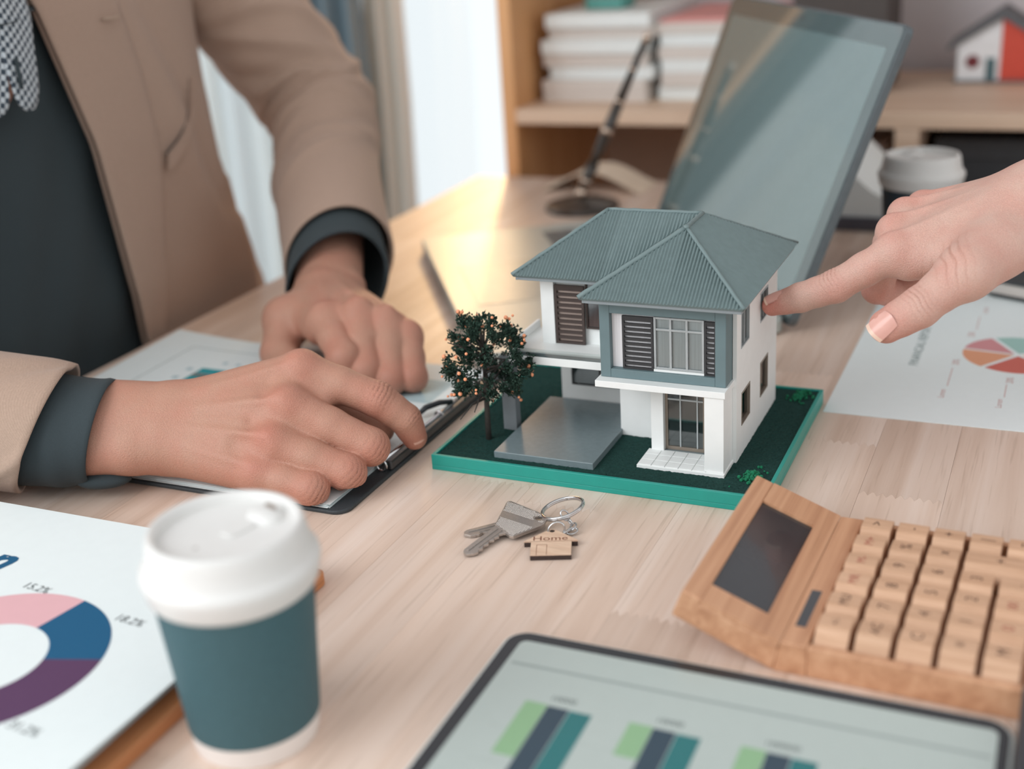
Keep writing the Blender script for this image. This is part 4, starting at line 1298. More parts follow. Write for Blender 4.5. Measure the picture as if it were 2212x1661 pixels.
# ------------------------------------------------------------------ laptop
M_ALU = plain('laptop_metal', (176, 182, 178), 0.38, 0.25, vary=0.03)
M_LID2 = plain('laptop_lid', (96, 104, 108), 0.4, 0.4)
lang = math.atan2(-237, 160)      # the hinge runs along this direction
lap = thing('laptop', (149, 285, 0), 'open grey laptop with a glossy screen behind the model house', 'laptop', rotz=lang)
# own axes: x along the hinge (towards the camera at 0, far end at -350), y away from the base (behind the hinge)
LW, LD, LH = 350, 232, 226
MB().prism(rounded(-LW, 0, -LD, 0, 9), 1.6, 12.5).build('base', M_ALU, lap, bevel=1.2)
for x in (-LW + 25, -25):
    for y in (-LD + 18, -16): MB().lathe([(6, 0.05), (6, 1.7)], 12, Matrix.Translation((x, y, 0))).build('foot', M_BLK, lap)
kbm = boxo('keyboard_well', (-LW + 28, -28, -118, -22, 12.3, 12.7), plain('key_well', (120, 124, 124), 0.5), lap)
for r_ in range(6):
    for c in range(15):
        boxo('laptop_key', (-LW + 31 + c * 19.3, -LW + 31 + c * 19.3 + 16.6, -116 + r_ * 15.5, -116 + r_ * 15.5 + 13, 12.75, 14.0), plain('laptop_key_grey', (92, 96, 98), 0.5), kbm)
boxo('touchpad', (-LW / 2 - 60, -LW / 2 + 60, -212, -138, 12.55, 12.8), plain('touchpad_grey', (160, 166, 163), 0.35, 0.2), lap)
ANG = rad(21.5)
SM = Matrix.Translation((0, 2, 6)) @ Matrix.Rotation(-ANG, 4, 'X')          # screen: x along the hinge, z up the lid, leaning back
M_GLOSS = plain('laptop_glass', (80, 94, 94), 0.05, vary=0.02, spec=1.0, coat=0.5)
M_DISP = plain('laptop_display', (108, 128, 128), 0.06, vary=0.02, spec=1.0, coat=0.6)
for _m, _i in ((M_GLOSS, 1.8), (M_DISP, 1.9)):
    _m.node_tree.nodes['Principled BSDF'].inputs['IOR'].default_value = _i
MB().prism([(x, z) for x, z in rounded(-LW, 0, 0, LH, 7)], -6.5, 0, SM @ Matrix.Rotation(rad(90), 4, 'X') @ Matrix.Scale(-1, 4, (0, 0, 1)) if False else SM @ Matrix(((1, 0, 0, 0), (0, 0, -1, 0), (0, 1, 0, 0), (0, 0, 0, 1)))).build('screen_lid', M_LID2, lap, bevel=0.8)
PM = SM @ Matrix(((1, 0, 0, 0), (0, 0, -1, 0), (0, 1, 0, 0), (0, 0, 0, 1)))      # prism z -> away from the viewer's side (minus y)
MB().prism(rounded(-LW + 2, -2, 4, LH - 2, 5), 0.02, 0.6, PM).build('screen_glass', M_GLOSS, lap)
MB().prism(rounded(-LW + 16, -16, 20, LH - 18, 1), 0.62, 0.7, PM).build('display', M_DISP, lap)
MB().lathe([(1.6, 0.62), (1.6, 0.75)], 12, PM @ Matrix.Translation((-LW / 2, LH - 9, 0))).build('camera_lens', M_BLK, lap)
MB().tube([(-LW + 30, 3, 8), (-30, 3, 8)], 5, 12).build('hinge', M_BLK, lap, smooth=True)

# ------------------------------------------------------------------ desk pen on its stand
M_GOLD = plain('pen_steel', (200, 180, 164), 0.15, 1.0); M_PEN = plain('pen_black', (60, 54, 50), 0.28, vary=0.02)
ps = thing('pen_stand', (-143, 632, 0), 'round dark pen stand with a steel ball joint behind the laptop', 'pen stand')
M = Matrix.Translation((-143, 632, 0))
MB().lathe([(38, 0.1), (39.5, 2), (38.5, 6), (30, 9), (8, 11), (6, 12)], 48, M).build('base', M_PEN, ps, smooth=True, angle=40)
MB().sphere((-143, 632, 17), 6.8, 20, 12).build('ball_joint', M_GOLD, ps, smooth=True)
p0, p1 = Vector((-142, 632, 21)), Vector((-66, 640, 184))
dv = (p1 - p0).normalized()
MB().tube([p0, p0 + dv * 6, p0 + dv * 10, p0 + dv * 30], [2.6, 4.2, 5.6, 6.6], 20).build('socket', M_PEN, ps, smooth=True)
MB().tube([p0 + dv * 8, p0 + dv * 13], [6.6, 7.0], 20).build('collar', M_GOLD, ps, smooth=True)
pn = thing('desk_pen', tuple(p0 + dv * 20), 'slim dark desk pen with metal rings leaning in its stand', 'pen')
Lp = (p1 - p0).length
def at(s): return p0 + dv * s
MB().tube([at(30.5), at(52), at(66), at(100)], [4.6, 5.4, 6.2, 5.2], 20).build('grip', M_PEN, pn, smooth=True)
MB().tube([at(66), at(69), at(72)], [6.5, 6.9, 6.5], 20).build('grip_ring', M_GOLD, pn, smooth=True)
MB().tube([at(100), at(104)], [5.0, 5.0], 20).build('band', M_GOLD, pn, smooth=True)
MB().tube([at(104), at(128), at(166)], [5.0, 4.2, 3.2], 20).build('barrel', M_PEN, pn, smooth=True)
MB().tube([at(136), at(139)], [4.4, 4.3], 20).build('band', M_GOLD, pn, smooth=True)
MB().tube([at(166), at(172), at(176)], [3.4, 3.6, 2.2], 20).build('finial', M_GOLD, pn, smooth=True)

# ------------------------------------------------------------------ loose things at the back of the table
bk = thing('open_book', (160, 640, 0), 'thick white open book on a dark folder behind the laptop', 'book')
MB().box(112, 212, 590, 740, 0.1, 13).build('dark_folder', plain('dark_folder', (84, 82, 92), 0.6), bk, bevel=1.5)
V, F = [], []
n = 20
for y in (594, 736):
    for i in range(n + 1):
        u = i / n; x = 114 + 96 * u
        V.append((x, y, 13.2)); V.append((x, y, 20 + 40 * math.exp(-((u - 0.12) / 0.3) ** 2) + 10 * math.sin(u * 3.1)))
S = 2 * (n + 1)
for i in range(n):
    a = 2 * i
    F += [(a, a + 2, a + 3, a + 1), (S + a, S + a + 1, S + a + 3, S + a + 2), (a + 1, a + 3, S + a + 3, S + a + 1), (a, S + a, S + a + 2, a + 2)]
F += [(0, 1, S + 1, S), (2 * n, S + 2 * n, S + 2 * n + 1, 2 * n + 1)]
obj('pages', V, F, M_PAPER, bk, smooth=True, angle=40)
lp = thing('loose_paper', (-155, 742, 0), 'curled cream paper sheet lying at the far edge of the table', 'paper')
V, F = [], []
for side in (0, 1):
    for j in (0, 1):
        for i in range(21):
            u = i / 20; V.append((-222 + 122 * u, 705 + 62 * j, 0.2 + 22 * math.sin(math.pi * u) ** 1.5 + side * 0.4))
for i in range(20):
    F += [(i, i + 21, i + 22, i + 1), (42 + i, 43 + i, 64 + i, 63 + i), (i, i + 1, 43 + i, 42 + i), (21 + i, 63 + i, 64 + i, 22 + i)]
F += [(0, 42, 63, 21), (20, 41, 83, 62)]
obj('sheet', V, F, plain('cream_paper', (226, 208, 188), 0.7), lp, smooth=True, angle=40)
# ------------------------------------------------------------------ bodies: signed-distance forms and surface nets
class Field:
    def __init__(s, lo, hi, h):
        s.h = h
        s.lo = np.array(lo, float)
        s.n = np.ceil((np.array(hi, float) - s.lo) / h).astype(int) + 1
        s.ax = [s.lo[i] + np.arange(s.n[i]) * h for i in range(3)]
        s.d = np.full(s.n, 30.0, np.float32)

    def window(s, lo, hi):
        sl = []
        for i in range(3):
            a = int(max(0, math.floor((lo[i] - s.lo[i]) / s.h)))
            b = int(min(s.n[i], math.ceil((hi[i] - s.lo[i]) / s.h) + 1))
            if b <= a:
                return None
            sl.append(slice(a, b))
        return tuple(sl)

    def grid(s, sl):
        x = s.ax[0][sl[0]].astype(np.float32)[:, None, None]
        y = s.ax[1][sl[1]].astype(np.float32)[None, :, None]
        z = s.ax[2][sl[2]].astype(np.float32)[None, None, :]
        return x, y, z

    @staticmethod
    def smin(a, b, k):
        if k <= 0:
            return np.minimum(a, b)
        h = np.clip(k - np.abs(a - b), 0, None) / k
        return np.minimum(a, b) - h * h * k * 0.25

    def cone(s, a, b, ra, rb, k, dst=None, cut=False):
        a, b = np.array(a, float), np.array(b, float)
        R = max(ra, rb) + k + 3
        sl = s.window(np.minimum(a, b) - R, np.maximum(a, b) + R)
        if sl is None:
            return s
        x, y, z = s.grid(sl)
        ab = b - a
        L2 = max(float(ab @ ab), 1e-6)
        t = np.clip(((x - a[0]) * ab[0] + (y - a[1]) * ab[1] + (z - a[2]) * ab[2]) / L2, 0, 1)
        d = np.sqrt((x - a[0] - t * ab[0]) ** 2 + (y - a[1] - t * ab[1]) ** 2 + (z - a[2] - t * ab[2]) ** 2) - (ra + (rb - ra) * t)
        if cut:
            s.d[sl] = -s.smin(-s.d[sl], d, k)
        else:
            s.d[sl] = s.smin(s.d[sl], d, k)
        return s

    def ball(s, c, r, k, axes=None, cut=False):
        """axes: optional 3x3 rows (unit) with r = three radii."""
        c = np.array(c, float)
        if axes is None:
            return s.cone(c, c + 1e-3, r, r, k, cut=cut)
        R = max(r) + k + 3
        sl = s.window(c - R, c + R)
        if sl is None:
            return s
        x, y, z = s.grid(sl)
        q2 = 0; g2 = 0
        for ax, rr in zip(axes, r):
            u = (x - c[0]) * ax[0] + (y - c[1]) * ax[1] + (z - c[2]) * ax[2]
            q2 = q2 + (u / rr) ** 2
            g2 = g2 + (u / rr ** 2) ** 2
        q = np.sqrt(q2)
        d = q * (q - 1) / np.maximum(np.sqrt(g2), 1e-4)
        s.d[sl] = -s.smin(-s.d[sl], d, k) if cut else s.smin(s.d[sl], d, k)
        return s

    def join(s, other, k):
        s.d = s.smin(s.d, other.d, k)
        return s

    def mesh(s):
        """Naive surface nets."""
        d = s.d
        neg = d < 0
        n = np.array(d.shape)
        cnt = np.zeros(n - 1, np.int8)
        for i in (0, 1):
            for j in (0, 1):
                for k in (0, 1):
                    cnt += neg[i:n[0] - 1 + i, j:n[1] - 1 + j, k:n[2] - 1 + k]
        act = (cnt > 0) & (cnt < 8)
        idx = np.argwhere(act)
        vid = np.full(n - 1, -1, np.int64)
        vid[act] = np.arange(len(idx))
        acc = np.zeros((len(idx), 3)); num = np.zeros(len(idx))
        cor = [(i, j, k) for i in (0, 1) for j in (0, 1) for k in (0, 1)]
        for a in range(8):
            for b in range(a + 1, 8):
                ca, cb = np.array(cor[a]), np.array(cor[b])
                if np.abs(ca - cb).sum() != 1:
                    continue
                ia, ib = idx + ca, idx + cb
                da = d[ia[:, 0], ia[:, 1], ia[:, 2]].astype(float); db = d[ib[:, 0], ib[:, 1], ib[:, 2]].astype(float)
                m = (da < 0) != (db < 0)
                t = np.where(m, da / np.where(m, da - db, 1), 0)
                p = ca + (cb - ca) * t[:, None]
                acc[m] += p[m]; num[m] += 1
        V = (idx + acc / np.maximum(num, 1)[:, None]) * s.h + s.lo
        F = []
        for ax in range(3):
            o1, o2 = [(1, 2), (2, 0), (0, 1)][ax]
            sl0 = [slice(None)] * 3; sl1 = [slice(None)] * 3
            sl0[ax] = slice(0, -1); sl1[ax] = slice(1, None)
            e = neg[tuple(sl0)] != neg[tuple(sl1)]
            p = np.argwhere(e)
            ok = (p[:, o1] > 0) & (p[:, o2] > 0) & (p[:, o1] < n[o1] - 1) & (p[:, o2] < n[o2] - 1)
            p = p[ok]
            fl = neg[p[:, 0], p[:, 1], p[:, 2]]
            q = []
            for da, db in ((0, 0), (-1, 0), (-1, -1), (0, -1)):
                c = p.copy(); c[:, o1] += da; c[:, o2] += db
                q.append(vid[c[:, 0], c[:, 1], c[:, 2]])
            q = np.stack(q, 1)
            q[~fl] = q[~fl][:, ::-1]
            F.append(q)
        F = np.concatenate(F)
        F = F[(F >= 0).all(1)]
        # orient outwards
        return V, F


def relax(V, F, it=2, w=0.5):
    e = np.concatenate([F[:, [0, 1]], F[:, [1, 2]], F[:, [2, 3]], F[:, [3, 0]]])
    e = np.concatenate([e, e[:, ::-1]])
    for _ in range(it):
        s = np.zeros_like(V); c = np.zeros(len(V))
        for i in range(3):
            s[:, i] = np.bincount(e[:, 0], V[e[:, 1], i], len(V))
        c = np.bincount(e[:, 0], minlength=len(V))
        V = V * (1 - w) + w * s / np.maximum(c, 1)[:, None]
    return V


def normals(V, F):
    a = V[F[:, 2]] - V[F[:, 0]]; b = V[F[:, 3]] - V[F[:, 1]]
    n = np.cross(a, b)
    N = np.zeros_like(V)
    for k in range(4):
        for i in range(3):
            N[:, i] += np.bincount(F[:, k], n[:, i], len(V))
    return N / np.maximum(np.linalg.norm(N, axis=1), 1e-9)[:, None]


def unit(v):
    v = np.array(v, float)
    return v / np.linalg.norm(v)


def creases(V, N, tint, c, along, back, span, pitch, radius, amp):
    """Transverse skin folds over a joint: c centre, along the finger, back its outward side."""
    c, along, back = np.array(c, float), unit(along), unit(back)
    side = np.cross(along, back)
    q = V - c
    u = q @ along; s_ = q @ side; n_ = q @ back
    wob = 0.35 * np.sin(s_ * 0.55 + c[0]) + 0.3 * np.sin(s_ * 0.23 + c[1])
    g = np.exp(-(u / span) ** 2) * np.exp(-(s_ / radius) ** 4) * (n_ > -2)
    w = np.clip(np.cos(2 * math.pi * (u + wob) / pitch), 0, 1) ** 5 * g
    tint[:, 1] = np.maximum(tint[:, 1], np.clip(w * 0.55, 0, 1))
    return V - N * (w * amp)[:, None]


def blush(V, tint, c, r, s):
    d = np.linalg.norm(V - np.array(c, float), axis=1)
    tint[:, 0] = np.maximum(tint[:, 0], s * np.exp(-(d / r) ** 2))


def skin_object(name, chunks, mat, parent=None, org=None):
    """chunks: list of (V, F, tint) in mm -> one mesh object with the colour attribute 'tint'."""
    v, f, t, n = [], [], [], 0
    for V, F, T in chunks:
        v.append(V); f.append(F + n); t.append(T); n += len(V)
    V, F, T = np.concatenate(v), np.concatenate(f), np.concatenate(t)
    o_ = np.array(org, float) if parent is None else ORG[parent.name]
    me = bpy.data.meshes.new(name)
    me.vertices.add(len(V)); me.loops.add(F.size); me.polygons.add(len(F))
    me.vertices.foreach_set('co', ((V - o_) * U).astype(np.float32).ravel())
    me.loops.foreach_set('vertex_index', F.astype(np.int32).ravel())
    me.polygons.foreach_set('loop_start', (np.arange(len(F)) * 4).astype(np.int32))
    me.polygons.foreach_set('loop_total', np.full(len(F), 4, np.int32))
    me.update(calc_edges=True)
    me.validate()
    at = me.color_attributes.new('tint', 'FLOAT_COLOR', 'POINT')
    at.data.foreach_set('color', np.concatenate([T, np.ones((len(T), 1))], 1).astype(np.float32).ravel())
    me.shade_smooth()
    return link(name, me, mat, parent, org)
# ------------------------------------------------------------------ the man's and the woman's hands
def make_hand(lo, hi, h, wrist, arm, row, n, mcp, mcp_r, fingers, thumb, palm_depth=10, carp=(-13, -4.5, 4.5, 13), fk=1.2, extra=None,
              wrist_r=(18, 17), arm_r=(24, 22), flat=10.0, tendon=0.0, web=5.0, knuckle=1.0, thumb_base=None):
    """wrist: centre of the wrist; arm: far end of the forearm; row: unit vector from index to little finger; n: outward side of the back.
    mcp: four knuckle centres (index first); fingers: per finger a list of (point, radius) from the knuckle outwards; thumb the same."""
    P = Field(lo, hi, h); T = Field(lo, hi, h)
    wrist, arm, row, n = np.array(wrist, float), np.array(arm, float), unit(row), unit(n)
    # forearm: two bones side by side
    for sgn in (-1, 1):
        o = row * sgn * flat
        P.cone(arm + o * 1.15, wrist + o, arm_r[0], wrist_r[0], 16)
    P.cone(arm, wrist, arm_r[1] + 2, wrist_r[1], 14)
    P.ball(wrist + row * (flat + 8) - unit(wrist - arm) * -2 + n * 6 - unit(wrist - arm) * 8, 8.5, 12)     # ulna head
    base = wrist + unit(np.mean(mcp, axis=0) - wrist) * 14
    for i, m in enumerate(mcp):
        m = np.array(m, float)
        b = base + row * carp[i]
        r0 = mcp_r[i]
        P.cone(b, m, r0 + 3.0, r0, 10)
        # flesh of the palm
        P.cone(b - n * palm_depth, m - n * (palm_depth * 0.75) - unit(m - b) * 6, r0 + 1.5, r0 - 2, 10)
        if knuckle:
            P.ball(m + n * (r0 * 0.36), r0 * 0.74 * knuckle, 5)
        if tendon:
            P.cone(b + n * (r0 + 1.2), m + n * (r0 * 0.95), 1.2, 1.6, tendon)
    # hollows between the knuckles
    for i in range(3):
        a, b = np.array(mcp[i], float), np.array(mcp[i + 1], float)
        c = (a + b) / 2 + n * (mcp_r[i] + 4.2)
        P.cone(c, c - unit(a - base) * 16, 3.2, 2.0, 7, cut=True)
    # thumb muscle
    tb = [np.array(p, float) for p, _ in thumb]
    P.cone(thumb_base if thumb_base is not None else base + row * (carp[0] + 2) - n * 7, tb[0], 14, thumb[0][1] + 2.5, 12)
    for ch in fingers + [thumb]:
        S = Field(lo, hi, h)
        for (p, r), (q, s_) in zip(ch[:-1], ch[1:]):
            S.cone(p, q, r, s_, 3.0)
        T.join(S, fk)
    if extra:
        extra(P, T)
    P.join(T, web)
    V, F = P.mesh()
    V = relax(V, F, 2, 0.4)
    return V, F


def phal(a, b, r0, r1, waist=0.93, bulge=None):
    """One finger bone from joint a to joint b as (point, radius) stations, slimmer in the middle."""
    a, b = np.array(a, float), np.array(b, float)
    return [(a, r0), (a + (b - a) * 0.5, (r0 + r1) / 2 * waist), (b, r1)]


def chain(pts, rads, waist=0.94):
    out = []
    for i in range(len(pts) - 1):
        s_ = phal(pts[i], pts[i + 1], rads[i], rads[i + 1], waist)
        out += s_ if i == 0 else s_[1:]
    return out


def nail(name, base, tip, n, w, mat, parent, lift=0.0, free=None, free_mat=None):
    """Curved nail plate from base to tip; n points away from the finger. Returns the plate."""
    base, tip, n = np.array(base, float), np.array(tip, float), unit(n)
    a = tip - base; L = np.linalg.norm(a); a = a / L
    s_ = np.cross(a, n); s_ /= np.linalg.norm(s_)
    nu, nv = 9, 12
    def plate(v0, v1, up):
        V, F = [], []
        for side in (0, 1):
            for j in range(nv):
                t = v0 + (v1 - v0) * j / (nv - 1)
                for i in range(nu):
                    u = -1 + 2 * i / (nu - 1)
                    ww = w * (0.86 + 0.14 * math.sin(min(t, 1) * math.pi * 0.6))
                    end = 0
                    if t < 0.25: end = (1 - (1 - min(1, (t + 0.0) / 0.25)) ** 2)
                    tt = t
                    if v0 == 0 and j == 0: tt = 0.10 * u * u
                    elif v0 == 0: tt = max(t, 0.10 * u * u * (1 - t))
                    if t >= 0.95: tt = t - 0.07 * u * u
                    drop = w * 0.42 * u * u
                    V.append(base + a * (tt * L) + s_ * (u * ww) + n * (up - drop - 0.5 * side - 0.9 * (t - 0.4) ** 2))
        for side in (0, 1):
            o = side * nu * nv
            for j in range(nv - 1):
                for i in range(nu - 1):
                    q = [o + j * nu + i, o + j * nu + i + 1, o + (j + 1) * nu + i + 1, o + (j + 1) * nu + i]
                    F.append(q if side else q[::-1])
        return V, F
    V, F = plate(0, 1, lift)
    o = obj(name, V, F, mat, parent, smooth=True)
    if free:
        V, F = plate(1.0, 1.0 + free, lift)
        obj('nail_edge', V, F, free_mat, o, smooth=True)
    return o


MAN_SKIN = skin('man_skin', (186, 141, 121), (190, 124, 106), (104, 68, 56))
WOMAN_SKIN = skin('woman_skin', (208, 171, 157), (202, 134, 120), (172, 116, 98))


def webs(P, M, axis, n, rs, reach=13, down=4.0):
    """Skin between the roots of neighbouring fingers."""
    for i in range(3):
        a, b = np.array(M[i], float), np.array(M[i + 1], float)
        c = (a + b) / 2
        P.cone(c - axis * 6 - n * down, c + axis * reach - n * down, rs, rs * 0.72, 5)


def press(V, z=5.3):
    """Flesh resting on the pages is flattened by them."""
    V[:, 2] = np.maximum(V[:, 2], z + 0.04 * np.minimum(V[:, 2] - z, 0))


def man_right_hand(h):
    row = unit((0.0, -0.72, -0.69)); n = unit((0.20, -0.64, 0.70))
    wrist = np.array((-148, -63, 36.)); arm = np.array((-330, -138, 46.))
    M = [np.array(p, float) for p in ((-74, -14, 61), (-70, -38, 48.5), (-71, -55.5, 32), (-76, -66, 17.5))]
    ip, it = np.array((-30, -3.5, 43.)), np.array((-13.5, 6.0, 16.6))
    idp = np.array((-16.5, 2.5, 29.5))
    fingers = [
        chain([M[0], ip, idp, it], [11.6, 10.6, 9.2, 7.6], 0.96),
        chain([M[1], (-23, -29, 24.5), (-44, -14, 14), (-60, -8, 13)], [11.8, 10.9, 9.4, 8], 0.97),
        chain([M[2], (-28, -48, 16.0), (-46, -34, 12), (-60, -26, 12)], [11.4, 10.5, 9, 8], 0.97),
        chain([M[3], (-42, -65, 11.6), (-56, -51, 11), (-66, -44, 11)], [10.6, 9.8, 8.4, 7.4], 0.97),
    ]
    thumb = chain([(-98, -2, 34), (-66, 12, 24), (-42, 14, 15)], [13.5, 11, 9])
    def extra(P, T):
        ax = unit(np.array((0.93, 0.25, -0.28)))
        webs(P, M, ax, n, 10, 16, 3.5)
        P.cone((-90, -10, 48), (-70, 4, 40), 12, 9, 9)            # web towards the thumb
        P.cone((-170, -60, 47), (-118, -52, 50), 1.5, 1.5, 5); P.cone((-118, -52, 51.5), (-92, -40, 56), 1.5, 1.3, 5)   # vein
        P.cone((-112, -62, 40), (-88, -58, 43), 1.4, 1.4, 5)
    V, F = make_hand((-262, -135, 0.3), (8, 50, 92), h, wrist, arm, row, n, M, [11.6, 11.4, 11.0, 10.2], fingers, thumb,
                     tendon=3.5, web=5.0, fk=1.0, wrist_r=(17.5, 17.0), arm_r=(25, 26), flat=10.5, extra=extra, knuckle=1.08)
    press(V)
    q = V[:, 0] > -31
    V[q, 2] = np.maximum(V[q, 2], 10.2)
    N = normals(V, F)
    T = np.zeros((len(V), 3))
    for m in M: blush(V, T, m + n * 10, 11, 0.55)
    for c, s_ in ((ip, .6), ((-22, -29, 23.5), .55), ((-27, -50, 15.5), .55), ((-41, -66, 10), .55), (it, .7)): blush(V, T, c, 13, s_)
    a0 = ip - M[0]; b0 = unit(unit(a0) - unit(idp - ip))
    V = creases(V, N, T, ip + b0 * 4, idp - M[0], b0, 7.5, 2.7, 9.5, 0.6)
    a0 = idp - ip; b1 = unit(b0 - unit(it - idp) * (b0 @ unit(it - idp)))
    V = creases(V, N, T, idp + b1 * 4, it - ip, b1, 4.0, 2.2, 8, 0.4)
    for i, (p, d) in enumerate((((-23, -29, 24.5), (-44, -14, 14)), ((-28, -48, 16), (-46, -34, 12)), ((-42, -65, 11.6), (-56, -51, 11)))):
        p, d = np.array(p, float), np.array(d, float)
        a0 = unit(p - M[i + 1]); b0 = unit(a0 - unit(d - p))
        V = creases(V, N, T, p + b0 * 3, np.cross(row, b0), b0, 8.0, 2.7, 9.5, 0.5)
    return V, F, T


def man_left_hand(h):
    row = unit((0.93, 0.25, -0.26)); n = unit((0.16, 0.30, 0.93))
    wrist = np.array((-177, 179, 42.)); arm = np.array((-262, 334, 98.))
    M = [np.array(p, float) for p in ((-138, 111, 46), (-115, 119, 49), (-96, 124, 43), (-81, 126, 33))]
    P1 = [np.array(p, float) for p in ((-107, 84, 31), (-93, 87, 22), (-76, 91, 16), (-64, 99, 15))]
    fingers = [
        chain([M[0], P1[0], (-121, 88, 15), (-132, 98, 12)], [11.8, 11.0, 9.4, 8], 0.97),
        chain([M[1], P1[1], (-106, 96, 11.5), (-116, 106, 12)], [11.8, 11.0, 9.4, 8], 0.97),
        chain([M[2], P1[2], (-90, 103, 11), (-100, 112, 12)], [11.4, 10.6, 9.2, 8], 0.97),
        chain([M[3], P1[3], (-78, 108, 10.6), (-88, 116, 11)], [10.6, 9.8, 8.4, 7.5], 0.97),
    ]
    thumb = chain([(-184, 132, 36), (-176, 106, 20), (-142, 82, 13.5)], [16, 13.5, 10])
    def extra(P, T):
        ax = unit(np.array((0.5, -0.8, -0.33)))
        webs(P, M, ax, n, 10, 15, 4)
        P.cone((-178, 140, 38), (-142, 112, 38), 13, 9, 10)
    V, F = make_hand((-245, 62, 0.3), (-45, 265, 96), h, wrist, arm, row, n, M, [11.6, 11.5, 11, 10.2], fingers, thumb,
                     tendon=3.0, web=4.5, fk=1.0, wrist_r=(17, 16), arm_r=(19, 19), flat=9, palm_depth=9, extra=extra, knuckle=1.05)
    press(V)
    N = normals(V, F); T = np.zeros((len(V), 3))
    for m in M: blush(V, T, m + n * 10, 11, 0.5)
    for c in P1: blush(V, T, c, 12, 0.55)
    return V, F, T


def woman_hand(h):
    row = unit((0.12, 0.97, 0.18)); n = unit((-0.12, -0.20, 0.97))
    wrist = np.array((317.0, 139.7, 145.)); arm = np.array((440, 186, 182.))
    M = [np.array(p, float) for p in ((246.2, 103.3, 118.5), (243.8, 123.0, 124.2), (246.6, 144.2, 128.8), (253.7, 163.7, 129.4))]
    p0, d0, t0 = (215.4, 100.5, 97.9), (195.8, 98.7, 90.2), (180.2, 98.1, 84.6)
    fingers = [
        chain([M[0], p0, d0, t0], [10.4, 9.3, 8.2, 6.2], 0.95),
        chain([M[1], (233.2, 139.0, 86), (245, 153, 78), (256, 154, 87)], [10.2, 8.8, 7.6, 6.6], 0.96),
        chain([M[2], (237.6, 163.7, 88.5), (250.5, 171.4, 81), (259, 166, 92)], [10, 8.6, 7.4, 6.4], 0.96),
        chain([M[3], (250.4, 188.6, 94), (259.2, 186, 89), (265, 181, 98)], [9, 7.8, 6.8, 6], 0.96),
    ]
    thumb = chain([(286, 75.8, 118.0), (265.5, 60.0, 101.6), (250.3, 54.2, 92.2)], [12.2, 10.6, 9.2], 0.96)
    def extra(P, T):
        ax = unit((-0.8, -0.05, -0.5))
        webs(P, M, ax, n, 8.6, 11, 4)
        P.cone((300, 100, 124), (256, 104, 113), 11, 8.5, 10)
        P.cone((300, 128, 118), (262, 128, 112), 13, 10, 10)
        P.cone((318, 118, 128), (286, 76, 116.5), 13, 10.5, 11)
    V, F = make_hand((170, 38, 62), (384, 222, 204), h, wrist, arm, row, n, M, [10.0, 9.8, 9.4, 8.6], fingers, thumb,
                     tendon=3.0, web=4.5, fk=1.0, wrist_r=(16.5, 16), arm_r=(21, 21), flat=8.5, palm_depth=9, extra=extra, knuckle=1.0,
                     carp=(-11, -4, 4, 11), thumb_base=wrist - row * 14 - n * 6 - np.array((10, 0, 0)))
    N = normals(V, F); T = np.zeros((len(V), 3))
    for m in M: blush(V, T, m + n * 9, 9, 0.45)
    for c, r, s_ in ((p0, 11, .35), (t0, 11, .9), ((250, 54, 92), 14, .8), ((234, 138, 86), 14, .7), ((237, 163, 88), 14, .6), ((272, 90, 108), 12, .35)):
        blush(V, T, c, r, s_)
    a = unit(np.array(d0) - M[0]); b = unit(np.cross(np.cross(a, (0, -0.35, 1)), a))
    V = creases(V, N, T, np.array(p0) + b * 4, a, b, 6.5, 2.4, 8.5, 0.6)
    a = unit(np.array((250.3, 54.2, 92.2)) - np.array((286, 75.8, 116.0))); b = unit(np.cross(np.cross(a, (-0.1, -0.75, 0.65)), a))
    V = creases(V, N, T, np.array((265.5, 60.0, 101.6)) + b * 4, a, b, 5.5, 2.7, 9.5, 0.7)
    # folds in the web of the thumb
    for c_, al, bk, am in (((281, 96, 112), (1, 0.1, 0.3), (-0.1, -0.7, 0.7), 0.4), ((274, 92, 106), (0.9, 0.3, 0.1), (-0.2, -0.8, 0.5), 0.35)):
        V = creases(V, N, T, c_, al, bk, 8.0, 4.6, 12, am)
    V[:, 0] = np.maximum(V[:, 0], 174.15)
    return V, F, T
# ------------------------------------------------------------------ the man
M_BLAZ = fabric('tan_suiting', (174, 148, 132), thread=1.3, vary=0.09, bump=0.25)
M_SHIRT = fabric('black_shirting', (58, 67, 71), thread=1.6, vary=0.05, rough=0.85, bump=0.15, sheen=0.05)
M_CHECK = fabric('check_cloth', (200, 208, 214), check=(62, 74, 86), bump=0.1)
M_BTN = plain('dark_button', (52, 56, 60), 0.25)
M_STITCH = plain('stitch_thread', (182, 158, 140), 0.8)
M_HAIR = plain('hair_black', (40, 38, 38), 0.6, vary=0.3, vscale=0.4)
M_NAILM = plain('man_nail', (206, 160, 142), 0.35, vary=0.04)
M_NAILW = plain('woman_nail', (220, 168, 156), 0.25, vary=0.04); M_NAILE = plain('nail_tip', (228, 194, 174), 0.3, vary=0.03)

H_FINE = 0.85
man_org = (-440, 60, -ZT)
